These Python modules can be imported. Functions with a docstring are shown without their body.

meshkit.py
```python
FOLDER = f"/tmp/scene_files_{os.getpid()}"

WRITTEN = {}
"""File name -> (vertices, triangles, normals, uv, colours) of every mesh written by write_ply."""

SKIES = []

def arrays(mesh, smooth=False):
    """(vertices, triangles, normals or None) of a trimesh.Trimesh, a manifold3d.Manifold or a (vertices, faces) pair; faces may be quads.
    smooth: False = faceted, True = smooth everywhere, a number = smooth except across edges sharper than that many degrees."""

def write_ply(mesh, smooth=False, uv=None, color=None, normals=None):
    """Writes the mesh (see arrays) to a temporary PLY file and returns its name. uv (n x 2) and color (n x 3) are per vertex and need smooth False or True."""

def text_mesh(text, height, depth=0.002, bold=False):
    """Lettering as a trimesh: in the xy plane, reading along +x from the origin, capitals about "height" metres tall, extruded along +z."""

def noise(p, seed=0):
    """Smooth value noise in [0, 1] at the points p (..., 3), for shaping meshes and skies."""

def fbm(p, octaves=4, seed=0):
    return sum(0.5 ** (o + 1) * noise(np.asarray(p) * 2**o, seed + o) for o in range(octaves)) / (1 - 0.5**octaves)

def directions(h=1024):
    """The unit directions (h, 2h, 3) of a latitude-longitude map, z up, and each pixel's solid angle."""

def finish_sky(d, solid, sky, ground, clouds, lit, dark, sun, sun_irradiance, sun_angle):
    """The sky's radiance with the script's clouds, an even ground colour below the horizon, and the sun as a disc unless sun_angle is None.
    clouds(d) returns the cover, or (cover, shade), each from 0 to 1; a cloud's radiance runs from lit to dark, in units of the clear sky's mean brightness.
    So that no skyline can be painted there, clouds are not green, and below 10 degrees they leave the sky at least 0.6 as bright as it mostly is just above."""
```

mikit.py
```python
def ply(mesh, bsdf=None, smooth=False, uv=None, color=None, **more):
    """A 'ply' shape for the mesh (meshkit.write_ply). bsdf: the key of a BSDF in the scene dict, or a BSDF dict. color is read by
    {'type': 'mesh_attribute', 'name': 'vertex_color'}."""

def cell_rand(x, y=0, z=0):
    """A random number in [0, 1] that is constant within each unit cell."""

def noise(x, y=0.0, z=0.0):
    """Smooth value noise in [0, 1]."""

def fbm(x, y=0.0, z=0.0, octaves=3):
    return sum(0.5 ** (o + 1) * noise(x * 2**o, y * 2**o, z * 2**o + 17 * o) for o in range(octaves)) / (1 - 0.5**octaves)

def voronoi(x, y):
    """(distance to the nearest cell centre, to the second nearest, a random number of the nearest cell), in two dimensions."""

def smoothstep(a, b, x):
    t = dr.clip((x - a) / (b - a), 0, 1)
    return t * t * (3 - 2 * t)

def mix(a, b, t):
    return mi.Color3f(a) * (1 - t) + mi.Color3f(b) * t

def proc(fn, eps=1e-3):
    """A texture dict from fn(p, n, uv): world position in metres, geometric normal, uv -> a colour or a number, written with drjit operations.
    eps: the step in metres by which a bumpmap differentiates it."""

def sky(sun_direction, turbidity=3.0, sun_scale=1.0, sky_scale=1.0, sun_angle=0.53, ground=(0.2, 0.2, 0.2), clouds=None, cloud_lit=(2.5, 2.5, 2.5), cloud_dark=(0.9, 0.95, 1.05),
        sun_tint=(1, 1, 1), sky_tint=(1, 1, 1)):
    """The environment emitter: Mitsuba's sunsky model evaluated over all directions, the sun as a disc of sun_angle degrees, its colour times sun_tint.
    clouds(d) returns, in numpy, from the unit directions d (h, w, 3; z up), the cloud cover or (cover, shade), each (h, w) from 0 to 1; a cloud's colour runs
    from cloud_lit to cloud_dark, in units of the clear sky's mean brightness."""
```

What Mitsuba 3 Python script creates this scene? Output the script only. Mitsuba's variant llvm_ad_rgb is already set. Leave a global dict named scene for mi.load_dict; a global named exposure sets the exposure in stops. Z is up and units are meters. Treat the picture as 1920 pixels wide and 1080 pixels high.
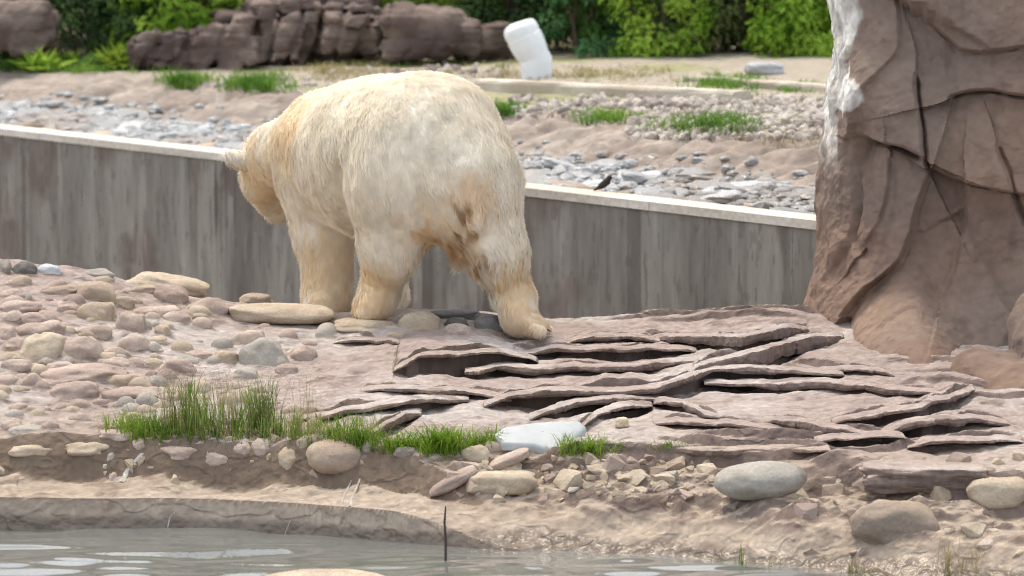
import math
import numpy as np, trimesh, mitsuba as mi, drjit as dr
import meshkit, mikit
from mikit import ply, proc, noise, fbm, voronoi, smoothstep, mix, cell_rand
from shapely.geometry import Polygon

T = mi.ScalarTransform4f
scene, labels = {}, {}
RNG = np.random.default_rng(7)

# ------------------------------------------------------------------ camera, sky, exposure
CAM_H, FPX = 2.18, 7800.0                      # eye height above the bear's feet, focal length in photograph pixels
PITCH = math.atan(790 / FPX)
FWD = np.array([0, math.cos(PITCH), -math.sin(PITCH)])
UPV = np.array([0, math.sin(PITCH), math.cos(PITCH)])
EYE = np.array([0, 0, CAM_H])
scene['camera'] = {
    'type': 'thinlens', 'fov': 2 * math.degrees(math.atan(960 / FPX)), 'fov_axis': 'x',
    'aperture_radius': 0.021, 'focus_distance': 18.9, 'near_clip': 0.5, 'far_clip': 600.0,
    'to_world': T().look_at(origin=EYE.tolist(), target=(EYE + FWD).tolist(), up=[0, 0, 1])}


def cloud_cover(d):
    n = meshkit.fbm(d * np.array([2.2, 2.2, 5.0]) + 3.1, 5, 11)
    c = np.clip((n - 0.36) * 4.0, 0, 1)
    sunny = np.clip(d @ np.array([-0.22, 0.30, 1.0]) / 1.067, -1, 1)
    return 0.45 + 0.55 * c, np.clip(0.75 - 0.6 * sunny - 1.0 * (n - 0.45), 0, 1)


scene['sky'] = mikit.sky([-0.22, 0.30, 1.0], turbidity=3.0, sun_scale=0.34, sun_angle=11.0, clouds=cloud_cover, cloud_lit=(3.2, 3.2, 3.2), cloud_dark=(1.7, 1.75, 1.85))
exposure = 2.5

# ------------------------------------------------------------------ helpers


def ray(x, y):
    return FWD + np.array([1.0, 0, 0]) * (x - 960) / FPX + UPV * (540 - y) / FPX


def W(x, y, d):
    """The point at depth d metres seen at (x, y) of the photograph."""
    r = ray(x, y)
    return EYE + r * (d / r[1])


def sstep(a, b, x):
    t = np.clip((x - a) / (b - a), 0, 1)
    return t * t * (3 - 2 * t)


def add(key, mesh, bsdf, smooth=False, label=None, cat=None, group=None, kind=None, **kw):
    base, n = key, 0
    while key in scene:
        n += 1
        key = f'{base}_{n:03d}'
    scene[key] = ply(mesh, bsdf, smooth=smooth, **kw)
    tag(key, label, cat, group, kind)
    return key


def tag(key, label=None, cat=None, group=None, kind=None):
    e = {k: v for k, v in (('label', label), ('category', cat), ('group', group), ('kind', kind)) if v}
    if e:
        labels[key] = e


def thing(name, label, cat, group=None):
    key, n = name, 0
    while key in labels:
        n += 1
        key = f'{name}_{n:03d}'
    tag(key, label, cat, group)
    return key


def grid_mesh(P):
    """P: (n, m, 3) points -> (vertices, triangles)."""
    n, m = P.shape[:2]
    i = np.arange(n * m).reshape(n, m)
    a, b, c, d = i[:-1, :-1].ravel(), i[:-1, 1:].ravel(), i[1:, 1:].ravel(), i[1:, :-1].ravel()
    return P.reshape(-1, 3), np.vstack([np.stack([a, b, c], 1), np.stack([a, c, d], 1)])


def surface_nets(F, origin, h):
    """The zero surface of the field F (negative inside) on a grid, as (vertices, triangles)."""
    S = F < 0
    nx, ny, nz = F.shape
    cnt = np.zeros((nx - 1, ny - 1, nz - 1), np.float32)
    acc = np.zeros((nx - 1, ny - 1, nz - 1, 3), np.float32)
    corner = [(a, b, c) for a in (0, 1) for b in (0, 1) for c in (0, 1)]
    cut = lambda A, o: A[o[0]:nx - 1 + o[0], o[1]:ny - 1 + o[1], o[2]:nz - 1 + o[2]]
    n_in = sum(cut(S, o).astype(np.int8) for o in corner)
    act = (n_in > 0) & (n_in < 8)
    for o in corner:
        for ax in range(3):
            if o[ax] == 0:
                o2 = tuple(o[k] + (k == ax) for k in range(3))
                f0, f1 = cut(F, o)[act], cut(F, o2)[act]
                x = (f0 < 0) != (f1 < 0)
                t = np.where(x, f0 / np.where(x, f0 - f1, 1), 0)
                p = np.tile(np.array(o, np.float32), (len(t), 1))
                p[:, ax] += t
                acc[act] += p * x[:, None]
                cnt[act] += x
    idx = -np.ones(act.shape, int)
    idx[act] = np.arange(act.sum())
    V = (np.argwhere(act) + acc[act] / cnt[act][:, None]) * h + origin
    faces = []
    for ax in range(3):
        u, v = [(1, 2), (2, 0), (0, 1)][ax]
        A = np.moveaxis(S, (ax, u, v), (0, 1, 2))
        I = np.moveaxis(idx, (ax, u, v), (0, 1, 2))
        e = A[:-1, 1:-1, 1:-1] != A[1:, 1:-1, 1:-1]
        w = np.argwhere(e)
        i, j, k = w[:, 0], w[:, 1] + 1, w[:, 2] + 1
        q = np.stack([I[i, j - 1, k - 1], I[i, j, k - 1], I[i, j, k], I[i, j - 1, k]], 1)
        flip = ~A[i, j, k]
        q[flip] = q[flip][:, ::-1]
        faces.append(q[(q >= 0).all(1)])
    q = np.vstack(faces)
    return V, np.vstack([q[:, [0, 1, 2]], q[:, [0, 2, 3]]])


def field_grid(lo, hi, h):
    lo, hi = np.array(lo, float), np.array(hi, float)
    n = np.ceil((hi - lo) / h).astype(int) + 1
    ax = [lo[k] + h * np.arange(n[k]) for k in range(3)]
    return np.stack(np.meshgrid(*ax, indexing='ij'), -1).astype(np.float32), lo


def cone_sdf(P, a, ra, b, rb):
    a, b = np.asarray(a, np.float32), np.asarray(b, np.float32)
    ab = b - a
    L = float(ab @ ab)
    t = np.clip(((P - a) @ ab) / max(L, 1e-9), 0, 1) if L > 1e-9 else np.zeros(P.shape[:-1], np.float32)
    return np.linalg.norm(P - a - t[..., None] * ab, axis=-1) - (ra + (rb - ra) * t)


def smin(a, b, k):
    h = np.clip(0.5 + 0.5 * (b - a) / k, 0, 1)
    return b * (1 - h) + a * h - k * h * (1 - h)


ICO2, ICO3 = trimesh.creation.icosphere(2), trimesh.creation.icosphere(3)


def stone_mesh(seed, size, rot=0.0, tilt=0.0, roll=0.0, rough=0.10, square=0.0, sub=2, flat=0.0):
    """A water-worn (square=0) or blocky (square to 1) stone with half sizes 'size', rotated about z, tilted about y, rolled about x."""
    m = (ICO2 if sub == 2 else ICO3 if sub == 3 else trimesh.creation.icosphere(sub)).copy()
    v = np.array(m.vertices)
    if square:
        pw = 2 + 4 * square
        v = v / (np.abs(v) ** pw).sum(1, keepdims=True) ** (1 / pw)
        v = np.clip(v, -0.9, 0.9) if square > 0.6 else v
    n = meshkit.fbm(v * 1.3 + seed * 7.31, 2, seed) - 0.5
    v = v * (1 + 2.2 * rough * n[:, None])
    if sub >= 3:
        v = v * (1 + 0.5 * rough * (meshkit.fbm(v * 4 + seed, 3, seed + 5) - 0.5)[:, None])
    if flat:
        v[:, 2] = np.where(v[:, 2] > 1 - flat, 1 - flat + (v[:, 2] - 1 + flat) * 0.25, v[:, 2])
    v = v * np.asarray(size)
    R = trimesh.transformations.euler_matrix(roll, tilt, rot)[:3, :3]
    return v @ R.T, np.array(m.faces)


def chip_mesh(seed, size, rot=0.0, tilt=0.0):
    """A broken angular stone: the hull of a few scattered points, its corners cut."""
    r = np.random.default_rng(seed)
    q = r.normal(size=(11, 3))
    q /= np.abs(q).max(1, keepdims=True) ** 0.6 * np.linalg.norm(q, axis=1, keepdims=True) ** 0.4
    h = trimesh.convex.convex_hull(q)
    e = h.vertices[h.edges_unique]
    h = trimesh.convex.convex_hull(np.vstack([e[:, 0] * 0.84 + e[:, 1] * 0.16, e[:, 0] * 0.16 + e[:, 1] * 0.84]))
    v = np.array(h.vertices) * np.asarray(size)
    return v @ trimesh.transformations.euler_matrix(0, tilt, rot)[:3, :3].T, np.array(h.faces)


# ------------------------------------------------------------------ materials
def c3(h):
    """sRGB 0-255 -> linear."""
    v = np.array(h, float) / 255
    return np.where(v < 0.04045, v / 12.92, ((v + 0.055) / 1.055) ** 2.4).tolist()


def rocky(name, a, b, c, scale=6.0, rough=0.85, bump=0.004, bscale=40.0, spec=0.3, strata=0.0):
    """A matte stone of three mixed tones with a fine relief."""
    def col(p, n, uv):
        z = p.z * (1 + strata)
        f = fbm(p.x * scale, p.y * scale, z * scale, 4)
        g = fbm(p.x * scale * 0.31 + 9, p.y * scale * 0.31, z * scale * 0.31, 3)
        s = noise(p.x * scale * 14, p.y * scale * 14, z * scale * 14)
        k = mix(mix(a, b, smoothstep(0.35, 0.65, f)), c, smoothstep(0.45, 0.7, g))
        return k * (0.86 + 0.28 * s)

    def h(p, n, uv):
        return fbm(p.x * bscale, p.y * bscale, p.z * bscale, 3)
    base = {'type': 'principled', 'base_color': proc(col), 'roughness': rough, 'specular': spec}
    scene[name] = {'type': 'twosided', 'b': {'type': 'bumpmap', 'tex': proc(h, eps=2e-3), 'scale': bump, 'b': base}} if bump else {'type': 'twosided', 'b': base}


def plain(name, col, rough=0.7, spec=0.4, var=0.12, scale=30.0):
    def f(p, n, uv):
        return mi.Color3f(col) * (1 - var + 2 * var * fbm(p.x * scale, p.y * scale, p.z * scale, 3))
    scene[name] = {'type': 'twosided', 'b': {'type': 'principled', 'base_color': proc(f), 'roughness': rough, 'specular': spec}}


# bank concrete: mauve brown above, tan by the water, bare earth on the cut face; patches by noise
MAUVE, TAN, GREYB, EARTH = (0.30, 0.24, 0.215), (0.34, 0.275, 0.21), (0.37, 0.33, 0.305), (0.125, 0.087, 0.060)


def bank_col(p, n, uv):
    f = fbm(p.x * 2.2, p.y * 2.2, p.z * 2.2, 4)
    g = fbm(p.x * 0.9 + 4, p.y * 0.9 + 1, p.z * 0.9, 3)
    s = fbm(p.x * 26, p.y * 26, p.z * 26, 3)
    k = mix(MAUVE, GREYB, smoothstep(0.42, 0.66, f))
    low = smoothstep(-0.20, -0.36, p.z + 0.16 * (g - 0.5))
    k = mix(k, TAN, low * 0.85)
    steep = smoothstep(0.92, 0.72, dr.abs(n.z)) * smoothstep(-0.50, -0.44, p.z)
    k = mix(k, mix((0.125, 0.09, 0.078), EARTH, smoothstep(0.55, -0.1, p.x)), steep * 0.85)  # ledge fronts: shade put into the colour by slope; bare earth at left
    grit = voronoi(p.x * 34, p.y * 34)
    k = k * (0.92 + 0.30 * grit[2] * smoothstep(0.55, 0.25, grit[0]) * noise(p.x * 6, p.y * 6, 0.0))
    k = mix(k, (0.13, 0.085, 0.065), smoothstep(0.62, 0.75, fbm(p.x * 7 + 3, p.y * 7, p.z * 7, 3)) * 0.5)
    wet = smoothstep(-0.525, -0.56, p.z + 0.07 * (f - 0.5))
    k = mix(k, (0.10, 0.075, 0.055), wet * 0.75)
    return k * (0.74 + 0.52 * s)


def bank_bump(p, n, uv):
    return fbm(p.x * 24, p.y * 24, p.z * 24, 4) - 0.25 * smoothstep(0.0, 0.05, dr.abs(fbm(p.x * 5, p.y * 7, p.z * 7, 3) - 0.5))


def bank_rough(p, n, uv):
    return 0.85 - 0.45 * smoothstep(-0.50, -0.56, p.z + 0.06 * (fbm(p.x * 5, p.y * 5, 0.0, 2) - 0.5))


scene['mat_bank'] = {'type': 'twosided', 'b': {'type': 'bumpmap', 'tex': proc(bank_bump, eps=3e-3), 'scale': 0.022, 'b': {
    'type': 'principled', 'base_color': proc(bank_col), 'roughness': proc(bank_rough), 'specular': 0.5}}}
rocky('mat_ledge', (0.32, 0.25, 0.215), (0.40, 0.345, 0.305), (0.25, 0.18, 0.155), 5.0, 0.8, 0.010, 28, strata=2.0)
rocky('mat_cobble_tan', (0.35, 0.285, 0.21), (0.44, 0.375, 0.285), (0.31, 0.24, 0.19), 9.0, 0.75, 0.008, 30)
rocky('mat_cobble_mauve', (0.34, 0.265, 0.225), (0.42, 0.345, 0.29), (0.28, 0.215, 0.185), 9.0, 0.8, 0.008, 30)
rocky('mat_cobble_grey', (0.30, 0.275, 0.24), (0.37, 0.34, 0.295), (0.23, 0.205, 0.18), 9.0, 0.65, 0.003)
rocky('mat_cobble_dark', (0.13, 0.125, 0.12), (0.18, 0.175, 0.165), (0.10, 0.09, 0.085), 9.0, 0.6, 0.003)
rocky('mat_boulder_grey', (0.25, 0.235, 0.20), (0.33, 0.31, 0.27), (0.20, 0.165, 0.14), 8.0, 0.6, 0.006)
rocky('mat_outcrop', (0.11, 0.08, 0.07), (0.185, 0.145, 0.125), (0.08, 0.058, 0.054), 5.0, 0.85, 0.03, 14)
rocky('mat_berm', (0.40, 0.325, 0.255), (0.46, 0.39, 0.31), (0.34, 0.265, 0.21), 3.0, 0.9, 0.012, 16)
rocky('mat_slate', (0.245, 0.25, 0.25), (0.31, 0.325, 0.335), (0.25, 0.225, 0.205), 5.0, 0.42, 0.006, 24, spec=0.5)
rocky('mat_slate_pale', (0.38, 0.40, 0.41), (0.45, 0.47, 0.48), (0.38, 0.39, 0.40), 5.0, 0.4, 0.004, 24, spec=0.5)
rocky('mat_gravel', (0.40, 0.36, 0.32), (0.55, 0.51, 0.46), (0.24, 0.20, 0.185), 14.0, 0.8, 0)
rocky('mat_kerb', (0.46, 0.42, 0.35), (0.54, 0.50, 0.43), (0.38, 0.33, 0.27), 4.0, 0.9, 0.004)
rocky('mat_stained', (0.35, 0.275, 0.20), (0.30, 0.24, 0.18), (0.22, 0.175, 0.14), 7.0, 0.6, 0.006)
plain('mat_soil', (0.16, 0.12, 0.085), 0.95, 0.1, 0.4, 6)
plain('mat_white_slab', (0.38, 0.41, 0.42), 0.45, 0.5, 0.12, 14)
plain('mat_white_plastic', (0.74, 0.78, 0.80), 0.35, 0.5, 0.06, 9)
plain('mat_black', (0.02, 0.018, 0.017), 0.35, 0.5, 0.2)
plain('mat_bird', (0.022, 0.015, 0.014), 0.6, 0.4, 0.3, 60)
plain('mat_beak', (0.09, 0.07, 0.04), 0.5, 0.4)
plain('mat_claw', (0.06, 0.045, 0.035), 0.4, 0.5)
plain('mat_bark', (0.10, 0.075, 0.055), 0.9, 0.2, 0.35)
plain('mat_stick', (0.07, 0.055, 0.05), 0.8, 0.2)
plain('mat_wood_pale', (0.50, 0.42, 0.30), 0.8, 0.2, 0.2)
scene['mat_foam'] = {'type': 'twosided', 'b': {'type': 'principled', 'base_color': {'type': 'rgb', 'value': [0.40, 0.37, 0.34]}, 'roughness': 0.10, 'specular': 0.6, 'clearcoat': 0.6}}


# ------------------------------------------------------------------ the near bank (ground of the bear)
SHX = [-8, -2.6, -1.49, -0.93, -0.57, -0.13, 0.62, 1.33, 1.96, 4, 8]
SHY = [17.42, 17.38, 17.36, 17.22, 17.05, 16.82, 16.62, 16.24, 15.9, 15.2, 14.5]
CRX = [-8, -2.49, -2.1, -1.7, -1.3, -0.93, -0.5, -0.15, 0.1, 0.6, 1.0, 1.4, 2.5, 8]
CRZ = [0.45, 0.25, 0.205, 0.105, 0.035, -0.005, 0.012, -0.012, -0.045, -0.055, -0.04, -0.03, 0.0, 0.3]
LT = [-6, -1.2, -0.3, -0.03, 0.0, 0.14, 0.30, 0.40, 0.52]
LZ = [-1.35, -1.25, -0.95, -0.72, -0.470, -0.452, -0.44, -0.275, -0.245]
RT = [-6, -1.2, -0.3, 0.0, 0.25, 0.50, 0.68, 0.95]
RZ = [-1.35, -1.25, -0.80, -0.60, -0.475, -0.405, -0.385, -0.27]


def shore_y(X):
    return np.interp(X, SHX, SHY) + 0.05 * (meshkit.noise(np.stack([X * 2.3, X * 0, X * 0], -1), 3) - 0.5)


def bank_base(X, Y):
    ys = shore_y(X)
    t = Y - ys
    w = sstep(-0.55, 0.15, X)
    wob = 0.10 * (meshkit.fbm(np.stack([X * 3.2, X * 0, Y * 0.8], -1), 3, 8) - 0.5)
    tl, tr = t + wob * sstep(0.14, 0.32, t), t
    zl, zr = np.interp(tl, LT, LZ), np.interp(tr, RT, RZ)
    zc = np.interp(X, CRX, CRZ)
    yl, yr = ys + 0.52, ys + 0.95
    ul, ur = np.clip((Y - yl) / (20.2 - yl), 0, 1), np.clip((Y - yr) / (20.2 - yr), 0, 1)
    zl = zl + (zc + 0.245) * ul ** 0.92
    zr = zr + (zc + 0.27) * ur ** 0.95
    z = zl * (1 - w) + zr * w
    return z + np.interp(Y, [20.2, 20.6, 21.0, 21.3, 21.6, 40], [0, -0.025, -0.10, -0.32, -1.5, -1.6])


def bank_h(X, Y):
    X, Y = np.asarray(X, float), np.asarray(Y, float)
    z = bank_base(X, Y)
    P = np.stack([X, Y, 0 * X], -1)
    t = Y - shore_y(X)
    up = sstep(0.5, 0.9, t)
    w = sstep(-0.55, 0.15, X)
    big = meshkit.fbm(P * [1.7, 2.6, 1], 4, 21) - 0.5
    fine = meshkit.fbm(P * [7, 11, 1] + 3, 4, 23) - 0.5
    z = z + (sstep(-0.4, 0.1, t) * w + sstep(0.0, 0.10, t) * (1 - w)) * (0.055 * big + 0.040 * fine)
    # bedding steps of the modelled rock on the right half
    q = (Y + 0.5 * (meshkit.fbm(P * [0.9, 0.9, 1] + 7, 3, 31) - 0.5) + 0.12 * X) / 0.24
    fr = q - np.floor(q)
    saw = (sstep(0.0, 0.14, fr) - fr)
    z = z + 0.05 * saw * up * sstep(-0.9, 0.4, X) * sstep(0.42, 0.75, meshkit.noise(P * [0.8, 1.9, 1], 5))
    z = z + (1 - w) * sstep(0.0, 0.05, t) * sstep(0.45, 0.25, t) * 0.05 * (meshkit.fbm(P * [4, 6, 1] + 51, 3, 47) - 0.5)
    # crumbly cut face on the left, lumpy tan rock on the right
    face = sstep(0.2, 0.3, t) * sstep(0.72, 0.52, t)
    z = z + face * 0.09 * (meshkit.fbm(P * [5, 5, 1] + 11, 4, 41) - 0.5)
    lump = sstep(0.0, 0.2, t) * sstep(1.15, 0.8, t) * sstep(-0.2, 0.4, X)
    z = z + lump * (0.17 * (meshkit.fbm(P * [2.6, 3.4, 1] + 19, 4, 43) - 0.5) + 0.10 * (0.3 - np.abs(meshkit.fbm(P * [4, 6, 1] + 29, 3, 45) - 0.5) * 2))
    return z


LIPS = []          # (x, y of a ledge's lip, rise there): the rock behind a lip stands that much higher


def bank_full(X, Y):
    z = bank_h(X, Y)
    for lx, ly, rise, run, amp in LIPS:
        e = np.minimum(X - lx[0], lx[-1] - X)
        s = Y - np.interp(X, lx, ly)
        k = sstep(0.11, 0.14, s)
        z = z + rise * np.interp(X, lx, amp) * (e > 0) * (k * 0.5 * np.exp(-np.maximum(s - 0.14, 0) / (run * 1.7)) - (1 - k) * 0.5 * np.exp(np.minimum(s, 0) / 0.14))
    return z


MOUNDS = []        # (x, y, radius, height): rock washed up round the set stones
YS = np.arange(15.2, 21.25, 0.006)


def hit(x, y, lift=0.0):
    """The point of the bank seen at (x, y), the surface raised by lift."""
    r = ray(x, y)
    P = EYE + r[None] * (YS / r[1])[:, None]
    below = P[:, 2] <= bank_full(P[:, 0], P[:, 1]) + lift
    i = int(np.argmax(below)) if below.any() else len(YS) - 1
    return P[i]


def axis(lo, hi, fine_lo, fine_hi, step, coarse):
    return np.unique(np.round(np.concatenate([np.arange(lo, fine_lo, coarse), np.arange(fine_lo, fine_hi, step), np.arange(fine_hi, hi + coarse, coarse)]), 5))


gx, gy = axis(-9, 9, -2.9, 2.9, 0.0085, 0.12), axis(13, 22.2, 15.6, 20.8, 0.0095, 0.05)
GX, GY = np.meshgrid(gx, gy, indexing='xy')
# (its mesh is made below, once the ledges' steps are known)

g = 150.0
add('ground', (np.array([[-g, -g, -1.62], [g, -g, -1.62], [g, g, -1.62], [-g, g, -1.62]]), np.array([[0, 1, 2], [0, 2, 3]])), 'mat_soil', kind='structure')

# water: a sheet with real ripples near the shore
wx, wy = axis(-30, 30, -2.6, 2.6, 0.012, 0.5), axis(-8, 18.4, 14.6, 18.0, 0.010, 0.4)
WX, WY = np.meshgrid(wx, wy, indexing='xy')
Pw = np.stack([WX, WY, 0 * WX], -1)
near = sstep(14.0, 15.0, WY) * sstep(3.2, 2.2, np.abs(WX))
rip = 0.030 * (meshkit.fbm(Pw * [2.0, 5.0, 1], 2, 61) - 0.5) + 0.011 * (meshkit.noise(Pw * [4.5, 11, 1], 63) - 0.5)
add('pond_water', grid_mesh(np.stack([WX, WY, -0.60 + near * rip], -1)), 'mat_water', smooth=True, kind='structure', label='rippled pond water reflecting a pale sky at the foot of the bank')
scene['mat_water'] = {'type': 'twosided', 'b': {'type': 'principled', 'base_color': {'type': 'rgb', 'value': [0.115, 0.12, 0.112]}, 'roughness': 0.03, 'specular': 1.0}}

# ledges of the bank: thin overhanging sheets of rock
LEDGES = [  # lip as seen in the photograph, sheet thickness, depth back, gap under the lip
    ([(735, 676), (790, 668), (860, 663), (920, 657), (975, 655), (1010, 656)], 0.026, 0.42, 0.095),
    ([(960, 660), (1040, 655), (1110, 652), (1180, 655), (1250, 650), (1308, 648)], 0.030, 0.40, 0.042),
    ([(870, 692), (930, 686), (1000, 690), (1080, 686), (1160, 688), (1240, 680), (1312, 668)], 0.026, 0.22, 0.030),
    ([(675, 724), (740, 726), (820, 732), (900, 734), (960, 742)], 0.024, 0.30, 0.026),
    ([(905, 745), (960, 735), (1050, 730), (1150, 732), (1235, 728), (1290, 706), (1345, 690), (1420, 690), (1500, 688), (1585, 684)], 0.036, 0.30, 0.065),
    ([(990, 776), (1040, 768), (1090, 752), (1150, 745), (1240, 742)], 0.022, 0.20, 0.040),
    ([(1085, 800), (1120, 778), (1170, 762), (1225, 752)], 0.022, 0.20, 0.040),
    ([(1060, 636), (1110, 632), (1170, 630), (1240, 634)], 0.026, 0.30, 0.022),
    ([(1210, 622), (1260, 624), (1330, 630), (1390, 632), (1450, 620), (1520, 606)], 0.060, 0.40, 0.030),
    ([(1300, 674), (1370, 670), (1430, 656), (1490, 640), (1545, 628), (1585, 618)], 0.075, 0.34, 0.018),
    ([(1225, 748), (1275, 756), (1320, 772), (1350, 775)], 0.024, 0.26, 0.026),
    ([(1430, 778), (1490, 790), (1550, 800), (1610, 808), (1655, 812)], 0.030, 0.26, 0.030),
    ([(1225, 790), (1300, 792), (1380, 794), (1440, 796)], 0.018, 0.14, 0.016),
    ([(1640, 812), (1690, 796), (1750, 786), (1820, 782), (1900, 786)], 0.045, 0.30, 0.030),
    ([(555, 778), (620, 775), (690, 764), (760, 750), (880, 744)], 0.028, 0.26, 0.016),
    ([(690, 806), (720, 796), (760, 776), (790, 770)], 0.028, 0.16, 0.036),
    ([(1210, 838), (1290, 842), (1380, 846), (1480, 842), (1560, 838)], 0.022, 0.22, 0.018),
    ([(1530, 824), (1590, 822), (1650, 818), (1700, 812)], 0.02, 0.2, 0.022),
    ([(1480, 706), (1520, 698), (1600, 690), (1680, 700)], 0.022, 0.22, 0.014),
    ([(620, 640), (690, 636), (750, 640)], 0.018, 0.2, 0.012),
    ([(1320, 712), (1390, 716), (1460, 720), (1540, 716), (1620, 722), (1690, 730), (1760, 728)], 0.026, 0.30, 0.026),
    ([(1560, 780), (1640, 776), (1720, 764), (1790, 742), (1830, 716)], 0.030, 0.24, 0.050),
    ([(1700, 830), (1770, 824), (1850, 828), (1925, 822)], 0.03, 0.24, 0.02),
]
LEDGES = [(q, t, b, g if g > 0.06 else 0.62 * g) for q, t, b, g in LEDGES]
LEDGES.sort(key=lambda e: -np.mean([q[1] for q in e[0]]))


def ledge_lip(pts, th, gap, seed):
    """The lip's points, walked at about a centimetre, uneven."""
    L = np.array([hit(x, y, 0.5 * (gap + th)) for x, y in pts])
    ln = np.concatenate([[0], np.cumsum(np.linalg.norm(np.diff(L, axis=0), axis=1))])
    n = max(int(ln[-1] / 0.012), 12)
    u = np.linspace(0, ln[-1], n)
    c = np.stack([np.interp(u, ln, L[:, k]) for k in range(3)], 1)
    ker = np.hanning(5); ker /= ker.sum()
    c = np.stack([np.convolve(np.pad(c[:, k], 2, mode='edge'), ker, 'valid') for k in range(3)], 1)
    st = lambda gap, s: np.random.default_rng(s).random(int(u[-1] / gap) + 4)
    c[:, 1] += 0.09 * (np.interp(u, np.arange(len(st(0.12, seed))) * 0.12, st(0.12, seed)) - 0.5) + 0.016 * (st(0.034, seed + 1)[(u / 0.034).astype(int)] - 0.5) + 0.012 * (meshkit.noise(np.column_stack([u * 40, u * 0 + seed, u * 0]), seed) - 0.5)
    e = u / u[-1]
    tap = np.clip(np.minimum(e / 0.22, (1 - e) / 0.22), 0, 1) ** 0.7
    var = np.clip(0.25 + 1.6 * meshkit.fbm(np.column_stack([u * 3.2, u * 0 + seed + 9, u * 0]), 3, seed + 2), 0.3, 1.35)
    return c, u, tap, var


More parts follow.
